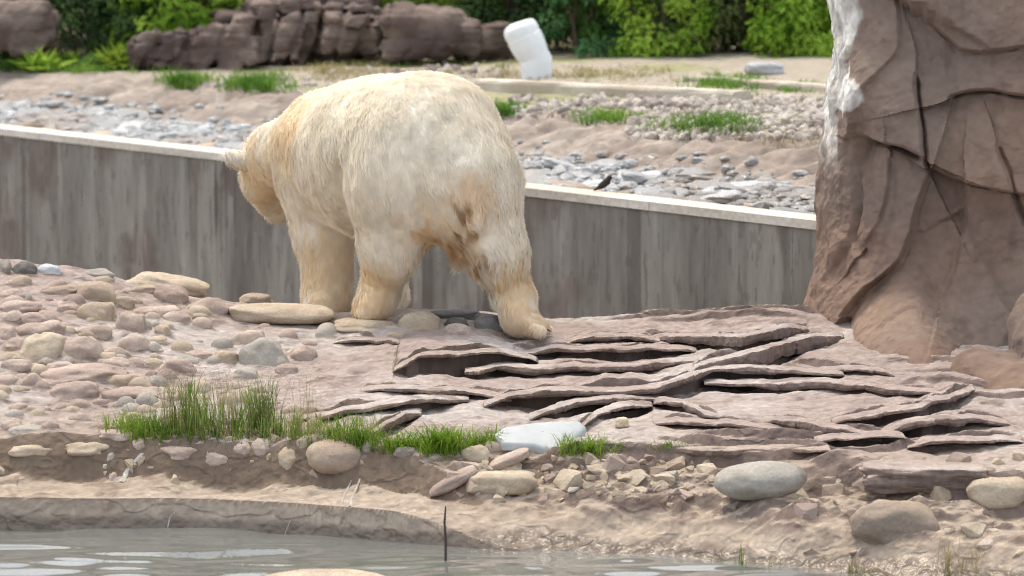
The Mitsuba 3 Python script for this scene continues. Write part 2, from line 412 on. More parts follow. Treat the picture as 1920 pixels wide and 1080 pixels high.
def ledge_mesh(c, u, tap, th, back, gap, seed):
    n = len(u)
    jz = meshkit.fbm(np.column_stack([u * 5, u * 0 + seed + 40, u * 0]), 4, seed) - 0.5
    rows = []
    for k in range(n):
        t = (0.5 + 0.9 * float(meshkit.noise(np.array([seed * 3.7, 0, 0]), 4))) * th * (0.35 + 0.65 * tap[k]) * (1 + 1.1 * jz[k])
        zt = -(1 - tap[k]) * (gap + th) * 0.5 + 0.010 * jz[k]
        prof = [(0.25, -t * 1.2), (0.05, -t), (0.008, -t * 0.9), (-0.006, -t * 0.5), (-0.002, -t * 0.10), (0.004, 0.0), (0.03, 0.0015), (0.07, 0.003), (0.12, 0.003), (0.17, 0.0), (0.22, -0.012), (0.26, -0.05), (0.25, -t * 1.2)]
        rows.append([c[k] + np.array([0, p, q + zt]) for p, q in prof])
    R = np.array(rows)
    R = R + 0.014 * (np.stack([meshkit.fbm(R * [14, 14, 30] + 5 * j, 4, seed + j) for j in range(3)], -1) - 0.5) * [0.5, 2.0, 1.0]
    R[:, -1] = R[:, 0]
    v, f = grid_mesh(R)
    m = R.shape[1]
    caps = [[0, j + 1, j] for j in range(1, m - 2)] + [[(n - 1) * m, (n - 1) * m + j, (n - 1) * m + j + 1] for j in range(1, m - 2)]
    return v, np.vstack([f, caps])


for i, (pts, th, back, gap) in enumerate(LEDGES):
    c, u, tap, var = ledge_lip(pts, th, gap, 300 + i)
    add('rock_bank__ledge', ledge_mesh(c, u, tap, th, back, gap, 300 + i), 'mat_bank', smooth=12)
    o = np.argsort(c[:, 0])
    LIPS.append((c[o, 0], c[o, 1], gap + th, back, (tap * var)[o]))

# ------------------------------------------------------------------ the low concrete wall beyond the trench
WA, WB = np.array([-3.6, 29.3]), np.array([1.6, 21.6])     # two points of the wall's top front edge (x, y)
WDIR = (WB - WA) / np.linalg.norm(WB - WA)
WNRM = np.array([WDIR[1], -WDIR[0]])                        # towards the camera side
if WNRM[1] > 0:
    WNRM = -WNRM
WTOP, WTHICK = 0.345, 0.20
WDX, WDY, WSL = float(WDIR[0]), float(WDIR[1]), float((WB[1] - WA[1]) / (WB[0] - WA[0]))


def wall_y(X):
    return WA[1] + (X - WA[0]) * (WB[1] - WA[1]) / (WB[0] - WA[0])


def wall_col(p, n, uv):
    s = p.x * WDX + p.y * WDY
    streak = fbm(s * 6, p.z * 0.8, 3.0, 4)
    fine = fbm(s * 22, p.z * 5.0, 1.0, 4)
    blot = fbm(s * 2.1, p.z * 2.6, 8.0, 4)
    k = mix((0.205, 0.192, 0.172), (0.265, 0.25, 0.225), smoothstep(0.35, 0.65, streak))
    k = mix(k, (0.155, 0.115, 0.10), smoothstep(0.52, 0.72, blot) * 0.7)
    k = mix(k, (0.085, 0.075, 0.068), smoothstep(0.57, 0.72, fbm(s * 5.2, p.z * 0.35, 21.0, 3)) * 0.6)
    k = mix(k, (0.34, 0.325, 0.29), smoothstep(0.62, 0.74, fbm(s * 7.0, p.z * 0.7, 44.0, 3)) * 0.55)
    spot = smoothstep(0.63, 0.72, fbm(s * 26, p.z * 9, 33.0, 4))
    k = mix(k, (0.10, 0.085, 0.075), spot * 0.35)
    return k * (0.78 + 0.44 * fine)


def wall_bump(p, n, uv):
    s = p.x * WDX + p.y * WDY
    return fbm(s * 16, p.z * 1.3, 0.0, 3) + 0.25 * fbm(s * 50, p.z * 40, 0.0, 2)


scene['mat_wall'] = {'type': 'twosided', 'b': {'type': 'bumpmap', 'tex': proc(wall_bump, eps=3e-3), 'scale': 0.010, 'b': {'type': 'principled', 'base_color': proc(wall_col), 'roughness': 0.9, 'specular': 0.2}}}
rocky('mat_coping', (0.55, 0.52, 0.46), (0.62, 0.59, 0.53), (0.46, 0.42, 0.36), 3.0, 0.85, 0.003)

wl = thing('concrete_wall', 'low grey board marked concrete wall with pale top edge behind the bear', 'wall')


def wall_box(s0, s1, n0, n1, z0, z1, bev=0.004):
    """A box along the wall: s along it from WA, n towards the camera."""
    m = trimesh.creation.box((s1 - s0, n1 - n0, z1 - z0))
    m.apply_translation(((s0 + s1) / 2, (n0 + n1) / 2, (z0 + z1) / 2))
    v = np.array(m.vertices)
    xy = WA[None] + v[:, :1] * WDIR + v[:, 1:2] * WNRM
    return np.column_stack([xy, v[:, 2]]), np.array(m.faces)[:, ::-1]


LW = 13.5
add(wl + '__core', wall_box(-9.0, LW, -WTHICK, -0.03, -1.62, WTOP - 0.05), 'mat_wall')
s, rw = -9.0, np.random.default_rng(5)
while s < LW:
    w = rw.uniform(0.2, 0.42)
    n1 = rw.uniform(-0.0015, 0.0015)
    add(wl + '__board_panel', wall_box(s + 0.0005, min(s + w, LW) - 0.0005, -0.03, n1, -1.62, WTOP - 0.05), 'mat_wall')
    s += w
s = -9.0
while s < LW - 0.1:
    e = min(s + 2.4, LW)
    add(wl + '__coping', wall_box(s + 0.003, e - 0.003, -WTHICK - 0.02, 0.014, WTOP - 0.048, WTOP), 'mat_coping')
    s = e

# ------------------------------------------------------------------ terrain beyond the wall: rock bed, cracked berm, gravel terrace, planting
TS = [0, 0.3, 1.2, 2.0, 2.35, 2.8, 3.02, 3.15, 3.3, 6.0, 8.0, 14.0, 60.0]
TZ = [0.25, 0.27, 0.31, 0.36, 0.44, 0.545, 0.575, 0.575, 0.555, 0.62, 0.66, 0.80, 1.2]


def terr_h(X, Y, detail=True):
    X, Y = np.asarray(X, float), np.asarray(Y, float)
    s = Y - wall_y(X) - WTHICK * 1.9
    P = np.stack([X, Y, 0 * X], -1)
    edge = 0.35 * (meshkit.fbm(P * 0.55 + 5, 3, 71) - 0.5)
    z = np.interp(s + edge * sstep(1.2, 2.2, s) * sstep(9, 4, s), TS, TZ)
    if detail:
        bed = sstep(2.3, 1.9, s)
        slope = sstep(1.8, 2.2, s) * sstep(3.25, 2.95, s)
        # folds of the sprayed berm, running diagonally
        q = P @ np.array([[1.0, 0.0], [0.75, 1.0], [0, 0]])
        fold = meshkit.fbm(np.stack([q[..., 0] * 3.6, q[..., 1] * 4.4, 0 * X], -1), 3, 73)
        z = z + slope * (0.11 * (np.sqrt(np.abs(fold - 0.5) * 2) - 0.45) + 0.07 * (meshkit.fbm(P * [5, 7, 1] + 2, 4, 79) - 0.5))
        z = z + bed * 0.06 * (meshkit.fbm(P * [4, 5, 1], 3, 75) - 0.5)
        z = z + sstep(3.2, 3.5, s) * 0.05 * (meshkit.fbm(P * [2.2, 3, 1], 4, 77) - 0.5)
    return z


def terr_col(p, n, uv):
    s = p.y - (29.3 + (p.x + 3.6) * WSL) - WTHICK * 1.9
    f = fbm(p.x * 3, p.y * 3, p.z * 3, 4)
    g = fbm(p.x * 0.8 + 3, p.y * 0.8, 0.0, 3)
    k = mix((0.27, 0.235, 0.20), (0.36, 0.325, 0.28), smoothstep(0.35, 0.65, f))              # bed of the dry stream
    berm = mix((0.27, 0.225, 0.195), (0.35, 0.305, 0.265), smoothstep(0.35, 0.65, f))
    top = mix((0.30, 0.265, 0.215), (0.25, 0.245, 0.14), smoothstep(0.45, 0.6, g))               # dry soil and short dry turf
    k = mix(k, berm, smoothstep(1.75, 2.1, s + 0.3 * (f - 0.5)))
    k = mix(k, top, smoothstep(3.2, 3.6, s + 0.4 * (f - 0.5)))
    k = mix(k, (0.10, 0.085, 0.055), smoothstep(33.0, 33.8, p.y + 0.8 * (f - 0.5)))             # darker ground under the shrubs
    return k * (0.75 + 0.5 * fbm(p.x * 22, p.y * 22, p.z * 22, 3))


scene['mat_terrain'] = {'type': 'twosided', 'b': {'type': 'bumpmap', 'tex': proc(lambda p, n, uv: fbm(p.x * 18, p.y * 18, p.z * 18, 3), eps=4e-3), 'scale': 0.014, 'b': {'type': 'principled', 'base_color': proc(terr_col), 'roughness': 0.9, 'specular': 0.2}}}
tx = axis(-40, 40, -3.4, 3.4, 0.017, 0.8)
ts = np.unique(np.concatenate([np.arange(0, 3.6, 0.016), np.arange(3.6, 11, 0.035), np.arange(11, 60, 1.0)]))
TX, TSS = np.meshgrid(tx, ts, indexing='xy')
wy_line = np.where(TX < -10, wall_y(-10.0), np.where(TX > 3.4, wall_y(3.4), wall_y(TX)))
TY = wy_line + WTHICK * 1.9 - 0.02 + TSS
inner = (np.abs(TX) < 10)
TZZ = np.where(inner, terr_h(np.clip(TX, -10, 3.4), wall_y(np.clip(TX, -10, 3.4)) + WTHICK * 1.9 + TSS), np.interp(TSS, TS, TZ))
add('terrain', grid_mesh(np.stack([TX, TY, TZZ], -1)), 'mat_terrain', smooth=True, kind='structure', label='dry stream bed, cracked tan berm and gravel terrace beyond the wall')


def hit_t(x, y, lift=0.0):
    r = ray(x, y)
    ys = np.arange(22.0, 60, 0.01)
    P = EYE + r[None] * (ys / r[1])[:, None]
    ok = (P[:, 1] > wall_y(P[:, 0]) + WTHICK * 1.9 + 0.02) & (P[:, 2] <= terr_h(P[:, 0], P[:, 1]) + lift)
    return P[int(np.argmax(ok))] if ok.any() else P[-1]


# flat slaty stones in the stream bed (pieces of the terrain)
rs = np.random.default_rng(17)
for i in range(300):
    x = rs.uniform(-4.6, 2.4)
    s0 = rs.uniform(0.16, 1.95)
    if x * 7800 / (wall_y(x) + 1) + 960 < -60 or x * 7800 / (wall_y(x) + 1) + 960 > 1640:
        continue
    y = wall_y(x) + WTHICK * 1.9 + s0
    k = rs.uniform(0.5, 1.25)
    band = s0 > 0.75
    m, f = stone_mesh(1000 + i, (0.085 * k * rs.uniform(0.8, 1.6), 0.085 * k, 0.034 * k), rs.uniform(-0.5, 0.5), rs.normal(0, 0.14), rs.normal(0.10, 0.16), 0.3, 0.3, flat=0.3)
    z = float(terr_h(x, y))
    add('terrain__slab_stone', (m + [x, y, z + 0.006 * k], f), ('mat_slate_pale' if rs.random() < 0.2 else 'mat_slate') if band else ('mat_berm' if rs.random() < 0.5 else 'mat_slate'))

# small rubble between the slabs: a continuous grey band, far too many pieces to pick apart
def rubble_band():
    r = np.random.default_rng(19)
    g = trimesh.creation.icosphere(1)
    n = 3600
    x = r.uniform(-4.4, 2.1, n)
    s0 = np.clip(r.normal(1.25, 0.42, n), 0.12, 2.25)
    y = wall_y(x) + WTHICK * 1.9 + s0
    z = terr_h(x, y)
    rad = r.choice([0.014, 0.022, 0.034, 0.05], n, p=[.3, .35, .25, .1])
    V = np.array(g.vertices)[None] * (1 + 0.35 * (r.random((n, len(g.vertices), 1)) - 0.5)) * np.stack([rad * r.uniform(0.9, 1.8, n), rad * r.uniform(0.8, 1.2, n), rad * r.uniform(0.4, 0.8, n)], 1)[:, None]
    a = r.uniform(0, 2 * np.pi, n)
    ca, sa = np.cos(a)[:, None], np.sin(a)[:, None]
    V = np.stack([V[..., 0] * ca - V[..., 1] * sa, V[..., 0] * sa + V[..., 1] * ca, V[..., 2]], -1) + np.stack([x, y, z + 0.3 * rad], 1)[:, None]
    return V.reshape(-1, 3), (np.arange(n)[:, None, None] * len(g.vertices) + np.array(g.faces)[None]).reshape(-1, 3)


add('stream_rubble', rubble_band(), 'mat_slate', kind='stuff', label='band of small blue grey rubble just beyond the wall', cat='rubble')

# gravel of the terrace: far too many to pick apart
vs, fs, off = [], [], 0
GS = trimesh.creation.icosphere(1)
rg = np.random.default_rng(23)


def gravel_at(x, y, r):
    global off
    v = np.array(GS.vertices) * (r * rg.uniform(0.8, 1.5), r * rg.uniform(0.7, 1.1), r * rg.uniform(0.5, 0.9))
    v = v * (1 + 0.3 * (rg.random((len(v), 1)) - 0.5))
    v = v @ trimesh.transformations.random_rotation_matrix(rg.random(3))[:3, :3].T
    vs.append(v + [x, y, float(terr_h(x, y)) + 0.35 * r])
    fs.append(np.array(GS.faces) + off)
    off += len(v)


pts = []
for (px0, px1, py0, py1, n) in ((1180, 1600, 186, 264, 1500), (950, 1110, 186, 222, 170), (1100, 1320, 186, 206, 170), (620, 1000, 120, 150, 60), (330, 620, 150, 168, 60)):
    for _ in range(n):
        p = hit_t(rg.uniform(px0, px1), rg.uniform(py0, py1))
        gravel_at(p[0], p[1], rg.choice([0.012, 0.018, 0.026, 0.036], p=[.3, .35, .25, .1]))
add('gravel', (np.vstack(vs), np.vstack(fs)), 'mat_gravel', kind='stuff', label='pale loose gravel on the terrace beyond the berm', cat='gravel')


# kerbs: long low concrete beams
def beam(name, p0, p1, w, h, mat, label, cat, seg=24, seed=0, wob=0.01):
    p0, p1 = np.array(p0), np.array(p1)
    d = (p1 - p0)[:2] / np.linalg.norm((p1 - p0)[:2])
    nr = np.array([d[1], -d[0]])
    prof = np.array([(-w, -h), (w, -h), (w, -0.12 * h), (w * 0.85, 0), (-w * 0.85, 0), (-w, -0.12 * h)])
    rows = []
    for k in range(seg + 1):
        c = p0 + (p1 - p0) * k / seg
        jig = wob * (meshkit.fbm(np.array([[k * 0.7 + j * 3.3, seed, 0] for j in range(len(prof))]), 2, seed)[:, None] - 0.5) * 2
        q = np.column_stack([c[:2] + prof[:, :1] * nr, c[2] + prof[:, 1]])
        q[:, :2] += jig * nr
        q[:, 2:] += jig * 0.6
        rows.append(np.vstack([q, q[:1]]))
    v, f = grid_mesh(np.array(rows))
    m = len(prof) + 1
    caps = [[0, j + 1, j] for j in range(1, m - 2)] + [[seg * m, seg * m + j, seg * m + j + 1] for j in range(1, m - 2)]
    return add(name, (v, np.vstack([f, caps])), mat, label=label, cat=cat)


a, b = hit_t(900, 168), hit_t(1392, 192)
beam('timber_kerb', a + [0, 0, 0.075], b + [0, 0, 0.075], 0.09, 0.16, 'mat_kerb', 'long pale timber kerb edging the gravel terrace, nearer of two', 'kerb', seed=3)
a, b = hit_t(1300, 152), hit_t(1640, 176)
beam('concrete_kerb', a + [0, 0, 0.04], b + [0, 0, 0.04], 0.07, 0.12, 'mat_kerb', 'thin pale kerb line in front of the shrubs beside the rock tower', 'kerb', seed=9)
a, b = hit_t(250, 122), hit_t(880, 134)
beam('concrete_kerb', a + [0, 0, 0.012], b + [0, 0, 0.012], 0.06, 0.10, 'mat_berm', 'faint tan kerb in the grass in front of the layered outcrop', 'kerb', seed=12)


# ------------------------------------------------------------------ boulders beyond the terrace
def outcrop(key, boxes, h, seed, mat, label, amp=0.05, strata=0.03, groove=0.0):
    """boxes: (centre, half sizes, rounding, yaw) joined to one rock with bedding and joints."""
    lo = np.min([np.array(c) - np.linalg.norm(s[:2]) * np.array([1, 1, 0]) - [0, 0, s[2]] for c, s, *_ in boxes], 0) - 0.12
    hi = np.max([np.array(c) + np.linalg.norm(s[:2]) * np.array([1, 1, 0]) + [0, 0, s[2]] for c, s, *_ in boxes], 0) + 0.12
    P, o = field_grid(lo, hi, h)
    F = None
    warp = (np.stack([meshkit.fbm(P * 1.6 + 9 * k, 3, seed + k) for k in range(3)], -1) - 0.5) * 0.30
    for c, sz, r, yaw in boxes:
        q = P + warp - np.array(c)
        cy, sy = math.cos(-yaw), math.sin(-yaw)
        q = np.stack([q[..., 0] * cy - q[..., 1] * sy, q[..., 0] * sy + q[..., 1] * cy, q[..., 2]], -1)
        e = np.abs(q) - (np.array(sz) - r)
        d = np.linalg.norm(np.maximum(e, 0), axis=-1) + np.minimum(e.max(-1), 0) - r
        F = d if F is None else smin(F, d, 0.03)
    F = F + amp * (meshkit.fbm(P * [5, 5, 7], 4, seed + 10) - 0.5) * 2
    if strata:
        zz = P[..., 2] * 9 + 2.5 * meshkit.fbm(P * [0.8, 0.8, 1.2], 3, seed + 20) + 0.4 * P[..., 0]
        fr = zz - np.floor(zz)
        F = F + strata * sstep(0.12, 0.0, np.minimum(fr, 1 - fr))
    if groove:
        xx = P[..., 0] * 4.6 - 1.6 * P[..., 2] + 2.5 * meshkit.fbm(P * [0.9, 0.9, 1.2], 3, seed + 30)
        fr = xx - np.floor(xx)
        F = F + groove * sstep(0.2, 0.0, np.minimum(fr, 1 - fr))
    V, f = surface_nets(F, o, h)
    return add(key, (V, f), mat, smooth=40, label=label, cat='rock')


def box_px(x0, x1, y0, y1, d, depth, r=0.06, yaw=0.0):
    """A box whose front face spans these photograph pixels at depth d."""
    a, b = W(x0, y1, d), W(x1, y0, d)
    c = (a + b) / 2
    c[1] = d + depth / 2
    return c, (abs(b[0] - a[0]) / 2, depth / 2, abs(b[2] - a[2]) / 2), r, yaw


D = 32.6
ro = np.random.default_rng(61)
blocks = [box_px(400, 720, 30, 125, D + 0.35, 0.9, 0.03), box_px(450, 715, -14, 50, D + 0.5, 0.8, 0.03), box_px(240, 420, 62, 125, D + 0.3, 0.6, 0.05)]
for x0, x1, y0, y1, dd in [(405, 450, 48, 122, 0.0), (440, 492, 24, 120, -.05), (480, 520, 8, 118, 0.05), (515, 566, 20, 120, -.1), (560, 600, 26, 118, 0), (590, 640, 22, 112, -.12), (585, 690, 8, 30, -.05), (470, 600, -10, 20, 0.05), (630, 690, 34, 120, -.08), (660, 722, 50, 122, -.15),
                           (600, 680, 30, 48, -.2), (372, 412, 62, 124, 0.02), (330, 378, 58, 124, .1), (290, 335, 60, 124, .12), (245, 300, 66, 124, .1)]:
    blocks.append(box_px(x0, x1, y0, y1, D + dd, 0.35, 0.012, ro.normal(0, 0.22)))
outcrop('rock_outcrop', blocks, 0.016, 3, 'mat_outcrop', 'long layered brown rock outcrop with upright joints behind the bear', 0.06, 0.018, 0.030)
outcrop('boulder', [box_px(706, 860, 14, 125, D - 0.35, 0.7, 0.14), box_px(790, 880, 46, 125, D - 0.3, 0.6, 0.08)], 0.017, 13, 'mat_outcrop', 'rounded brown boulder at the right end of the layered outcrop', 0.06, 0.014, 0.022)
outcrop('boulder', [box_px(850, 968, 56, 128, D - 0.1, 0.5, 0.10)], 0.02, 23, 'mat_outcrop', 'low dark boulder directly left of the bent white plastic drum', 0.05, 0.025)
outcrop('boulder', [box_px(-70, 85, 18, 112, D + 0.2, 0.8, 0.12)], 0.022, 33, 'mat_outcrop', 'brown boulder in the top left corner beside dark bushes', 0.05, 0.022, 0.02)
p = hit_t(1435, 142)
m, f = stone_mesh(77, (0.14, 0.10, 0.05), 0.2, 0.05, 0, 0.15, 0.4, sub=3)
add('field_stone', (m + p + [0, 0.1, 0.045], f), 'mat_slate_pale', smooth=True, label='pale grey stone lying under the shrubs left of the rock tower', cat='stone')

# bent white plastic drum standing on the terrace
base = hit_t(1006, 148)
dk = base[1] / FPX                                   # metres per photograph pixel there
drum = thing('plastic_drum', 'bent white plastic drum standing beside the kerb beyond the bear', 'drum')


def lathe_bent(radii, path, n=40):
    rows = []
    path = np.array(path)
    for k, (r, c) in enumerate(zip(radii, path)):
        t = path[min(k + 1, len(path) - 1)] - path[max(k - 1, 0)]
        t = t / np.linalg.norm(t)
        u = np.array([0, 1.0, 0])
        v = np.cross(t, u)
        v /= np.linalg.norm(v)
        u = np.cross(v, t)
        a = np.linspace(0, 2 * np.pi, n + 1)
        rows.append(c + r * (np.cos(a)[:, None] * v + np.sin(a)[:, None] * u))
    return grid_mesh(np.array(rows))


def drum_pt(x, y):
    return base + np.array([(x - 1005) * dk, 0, (148 - y) * dk])


axis_px = [(1006, 150), (1006, 149), (1005, 138), (1005, 128), (1004, 118), (1004, 112), (1001, 106), (996, 97), (990, 86), (984, 74), (981, 68), (978, 62), (974, 54), (972, 49), (970, 45), (969, 42), (969, 41.8)]
rad_px = [0.01, 29, 29.5, 30, 30.5, 30, 28.5, 31, 33, 33.5, 32, 33.5, 33, 31, 26, 15, 0.01]
add(drum + '__body', lathe_bent([r * dk for r in rad_px], [drum_pt(*q) for q in axis_px]), 'mat_white_plastic', smooth=35)
for (q0, q1, r) in (((983, 72.5), (981.5, 69.5), 34.2),):
    cs = [np.array(q0) + (np.array(q1) - np.array(q0)) * t for t in (0, 0.02, 0.25, 0.75, 0.98, 1)]
    add(drum + '__rib', lathe_bent([dk * v for v in (r - 3, r - 1, r, r, r - 1, r - 3)], [drum_pt(*q) for q in cs]), 'mat_white_plastic', smooth=40)

# thin pale post at the top left
p = hit_t(6, 112)
m = trimesh.creation.cylinder(0.018, 0.72, sections=14)
m.apply_translation(p + [0, 1.2, 0.30])
add('marker_post', m, 'mat_white_plastic', smooth=40, label='thin white post behind the brown boulder in the top left corner', cat='post')

# ------------------------------------------------------------------ small dark bird on the wall
bp = np.array([*(WA + WDIR * 0), WTOP])
rb = ray(1135, 359)
tt = (WTOP - CAM_H) / rb[2]
bp = EYE + rb * tt
bird = thing('bird', 'tiny dark bird perched on the pale wall top right of the bear', 'bird')
P, o = field_grid(bp - [0.09, 0.06, 0.02], bp + [0.09, 0.06, 0.14], 0.0035)
L = lambda x, y, z: bp + np.array([x, y, z])
F = cone_sdf(P, L(-0.018, 0, 0.035), 0.019, L(0.008, 0, 0.055), 0.022)
F = smin(F, cone_sdf(P, L(0.022, -0.002, 0.078), 0.014, L(0.026, -0.002, 0.080), 0.013), 0.014)
F = smin(F, cone_sdf(P, L(-0.03, 0, 0.026), 0.011, L(-0.062, 0, 0.008), 0.006), 0.015)
add(bird + '__body', surface_nets(F, o, 0.0035), 'mat_bird', smooth=True)
m = trimesh.creation.cone(0.004, 0.014, sections=8)
m.apply_transform(trimesh.transformations.rotation_matrix(math.pi / 2, [0, 1, 0]))
m.apply_translation(L(0.036, -0.002, 0.078))
add(bird + '__beak', m, 'mat_beak')
for sx in (-0.008, 0.008):
    m = trimesh.creation.cylinder(0.0016, 0.034, sections=6)
    m.apply_translation(L(0.0, sx, 0.017))
    add(bird + '__leg', m, 'mat_beak')

# ------------------------------------------------------------------ the polar bear
def bear_build():
    h = 0.0125
    prims = []            # (a, ra, b, rb, blend)

    def px(x, y, d):
        return W(x, y, d)

    def C(p0, r0, p1, r1, k=0.07):
        prims.append((px(*p0), r0, px(*p1), r1, k))
    # trunk
    C((803, 282, 19.98), 0.378, (715, 292, 20.42), 0.370, 0.05)
    C((715, 292, 20.42), 0.37, (628, 292, 20.85), 0.31, 0.10)
    C((864, 335, 19.82), 0.287, (860, 340, 19.85), 0.28, 0.10)
    C((758, 345, 19.88), 0.265, (755, 350, 19.90), 0.26, 0.08)
    C((720, 335, 20.35), 0.29, (640, 335, 20.80), 0.24, 0.10)
    C((665, 228, 20.68), 0.19, (640, 240, 20.85), 0.20, 0.08)
    C((600, 285, 20.95), 0.255, (528, 290, 21.14), 0.175, 0.10)
    # head: skull, muzzle
    C((508, 305, 21.18), 0.150, (500, 325, 21.24), 0.132, 0.06)
    C((500, 345, 21.28), 0.105, (517, 398, 21.44), 0.058, 0.05)
    C((484, 340, 21.20), 0.082, (504, 376, 21.32), 0.072, 0.05)
    # ears
    C((466, 300, 21.12), 0.052, (444, 299, 21.10), 0.036, 0.03)
    C((446, 296, 21.10), 0.034, (424, 293, 21.07), 0.022, 0.02)
    C((543, 292, 21.34), 0.040, (556, 282, 21.38), 0.034, 0.035)
    # left fore leg
    C((596, 345, 20.82), 0.180, (607, 440, 20.80), 0.150, 0.08)
    C((607, 440, 20.80), 0.148, (614, 545, 20.74), 0.122, 0.05)
    C((614, 560, 20.74), 0.130, (606, 580, 20.66), 0.105, 0.04)
    # right fore leg (behind the left hind leg)
    C((700, 350, 21.02), 0.170, (722, 450, 21.02), 0.140, 0.07)
    C((722, 450, 21.02), 0.120, (728, 550, 20.98), 0.095, 0.05)
    C((728, 560, 20.98), 0.095, (722, 582, 20.92), 0.085, 0.04)
    # left hind leg
    C((746, 375, 19.92), 0.222, (731, 460, 19.88), 0.146, 0.08)
    C((731, 462, 19.88), 0.142, (708, 545, 20.00), 0.092, 0.06)
    C((710, 548, 20.00), 0.098, (704, 566, 19.95), 0.092, 0.05)
    C((716, 574, 20.02), 0.065, (690, 575, 19.90), 0.068, 0.04)
    # right hind leg
    C((892, 385, 19.80), 0.228, (932, 465, 19.76), 0.143, 0.08)
    C((932, 466, 19.76), 0.134, (962, 550, 19.80), 0.085, 0.06)
    C((960, 552, 19.80), 0.098, (975, 590, 19.72), 0.080, 0.05)
    C((966, 602, 19.76), 0.060, (1004, 610, 19.66), 0.046, 0.05)
    C((1004, 611, 19.66), 0.044, (1016, 614, 19.64), 0.034, 0.03)
    C((1008, 613, 19.72), 0.026, (1024, 617, 19.72), 0.024, 0.015)
    C((1000, 617, 19.58), 0.026, (1012, 621, 19.56), 0.025, 0.015)
    C((684, 582, 19.93), 0.028, (668, 584, 19.93), 0.027, 0.015)
    C((690, 586, 19.86), 0.028, (676, 588, 19.85), 0.027, 0.015)
    # hanging locks between the hind legs
    C((848, 430, 19.86), 0.060, (862, 472, 19.86), 0.036, 0.05)
    C((915, 460, 19.66), 0.055, (924, 498, 19.72), 0.036, 0.04)
    # groin and tail
    C((835, 405, 19.98), 0.13, (848, 430, 20.02), 0.07, 0.08)
    C((878, 360, 19.60), 0.045, (888, 415, 19.56), 0.038, 0.05)
    allp = np.array([q for a, ra, b, rb, _ in prims for q in (a - ra, a + ra, b - rb, b + rb)])
    P, o = field_grid(allp.min(0) - 0.05, allp.max(0) + 0.05, h)
    F = None
    for a, ra, b, rb, k in prims:
        d = cone_sdf(P, a, ra, b, rb)
        F = d if F is None else smin(F, d, k)
    # hollow between thigh and flank, and between the shoulder and the neck
    F = F + 0.040 * np.exp(-(cone_sdf(P, px(690, 200, 20.02), 0, px(648, 330, 20.05), 0) / 0.05) ** 2) + 0.055 * np.exp(-(cone_sdf(P, px(645, 330, 20.05), 0, px(662, 440, 20.2), 0) / 0.06) ** 2)
    F = F + 0.012 * np.exp(-(cone_sdf(P, px(515, 250, 20.9), 0, px(515, 400, 20.95), 0) / 0.03) ** 2)
    F = F + 0.02 * np.exp(-(cone_sdf(P, px(868, 400, 19.55), 0, px(866, 470, 19.62), 0) / 0.03) ** 2)
    F = F + 0.020 * (meshkit.fbm(P * 4.5, 2, 91) - 0.5) + 0.021 * (meshkit.fbm(P * [14, 14, 7], 3, 93) - 0.5)
    V, f = surface_nets(F, o, h)
    m = trimesh.Trimesh(V, f, process=False)
    cc = trimesh.graph.connected_components(m.face_adjacency, nodes=np.arange(len(m.faces)))
    m.update_faces(max(cc, key=len))
    m.remove_unreferenced_vertices()
    v0 = np.array(m.vertices)
    trimesh.smoothing.filter_taubin(m, lamb=0.5, nu=0.52, iterations=6)
    far = np.linalg.norm(m.vertices - v0, axis=1) > 0.012
    m.vertices = np.where(far[:, None], v0, m.vertices)
    return m


bear_mesh = bear_build()
STAINS = [  # (pixel, depth, radius m, kind): soiled and yellowed places of the coat, fixed to the body
    ((515, 335), 21.1, 0.24, 'y'), ((560, 250), 20.7, 0.26, 'y'), ((425, 292), 21.06, 0.10, 'w'), ((985, 600), 19.6, 0.16, 'o'), ((700, 575), 19.85, 0.15, 'o'), ((610, 520), 20.6, 0.26, 'y'),
    ((885, 375), 19.5, 0.14, 'o'), ((845, 460), 19.7, 0.24, 'y'), ((868, 400), 19.55, 0.06, 'b'), ((866, 445), 19.65, 0.07, 'b'), ((850, 480), 19.8, 0.12, 'o'), ((805, 455), 19.7, 0.11, 'o'), ((910, 490), 19.65, 0.08, 'b'), ((820, 480), 19.75, 0.06, 'b'), ((715, 530), 19.85, 0.14, 'y'), ((965, 540), 19.7, 0.14, 'y')]
ST = [(W(*q, d).tolist(), r, k) for q, d, r, k in STAINS]


def bear_col(p, n, uv):
    f = fbm(p.x * 9, p.y * 9, p.z * 5, 3)
    g = fbm(p.x * 40, p.y * 40, p.z * 22, 2)
    v = fbm(p.x * 30, p.y * 30, p.z * 4, 3)
    k = mix((0.79, 0.73, 0.605), (0.86, 0.81, 0.70), smoothstep(0.3, 0.7, f))
    for c, r, kind in ST:
        d = dr.sqrt(dr.square(p.x - c[0]) + dr.square(p.y - c[1]) + dr.square(p.z - c[2])) / r
        w = smoothstep(1.25, 0.25, d + 0.9 * (f - 0.5) + (2.6 if kind == 'b' else 1.4) * (v - 0.5))
        col, a = {'y': ((0.83, 0.68, 0.45), 0.8), 'o': ((0.74, 0.53, 0.30), 0.6), 'w': ((0.80, 0.76, 0.68), 1.0), 'b': ((0.38, 0.22, 0.10), 0.75)}[kind]
        k = mix(k, col, w * a)
    return k * (0.88 + 0.24 * g)


scene['mat_hide'] = {'type': 'twosided', 'b': {'type': 'principled', 'base_color': proc(bear_col), 'roughness': 0.9, 'specular': 0.1}}
scene['mat_fur'] = {'type': 'principledthin', 'base_color': proc(bear_col), 'roughness': 0.7, 'diff_trans': 0.6}
bear = 'polar_bear'
add(bear, bear_mesh, 'mat_hide', smooth=True, label='cream polar bear seen from behind with lowered head, standing on the rock bank', cat='polar bear')


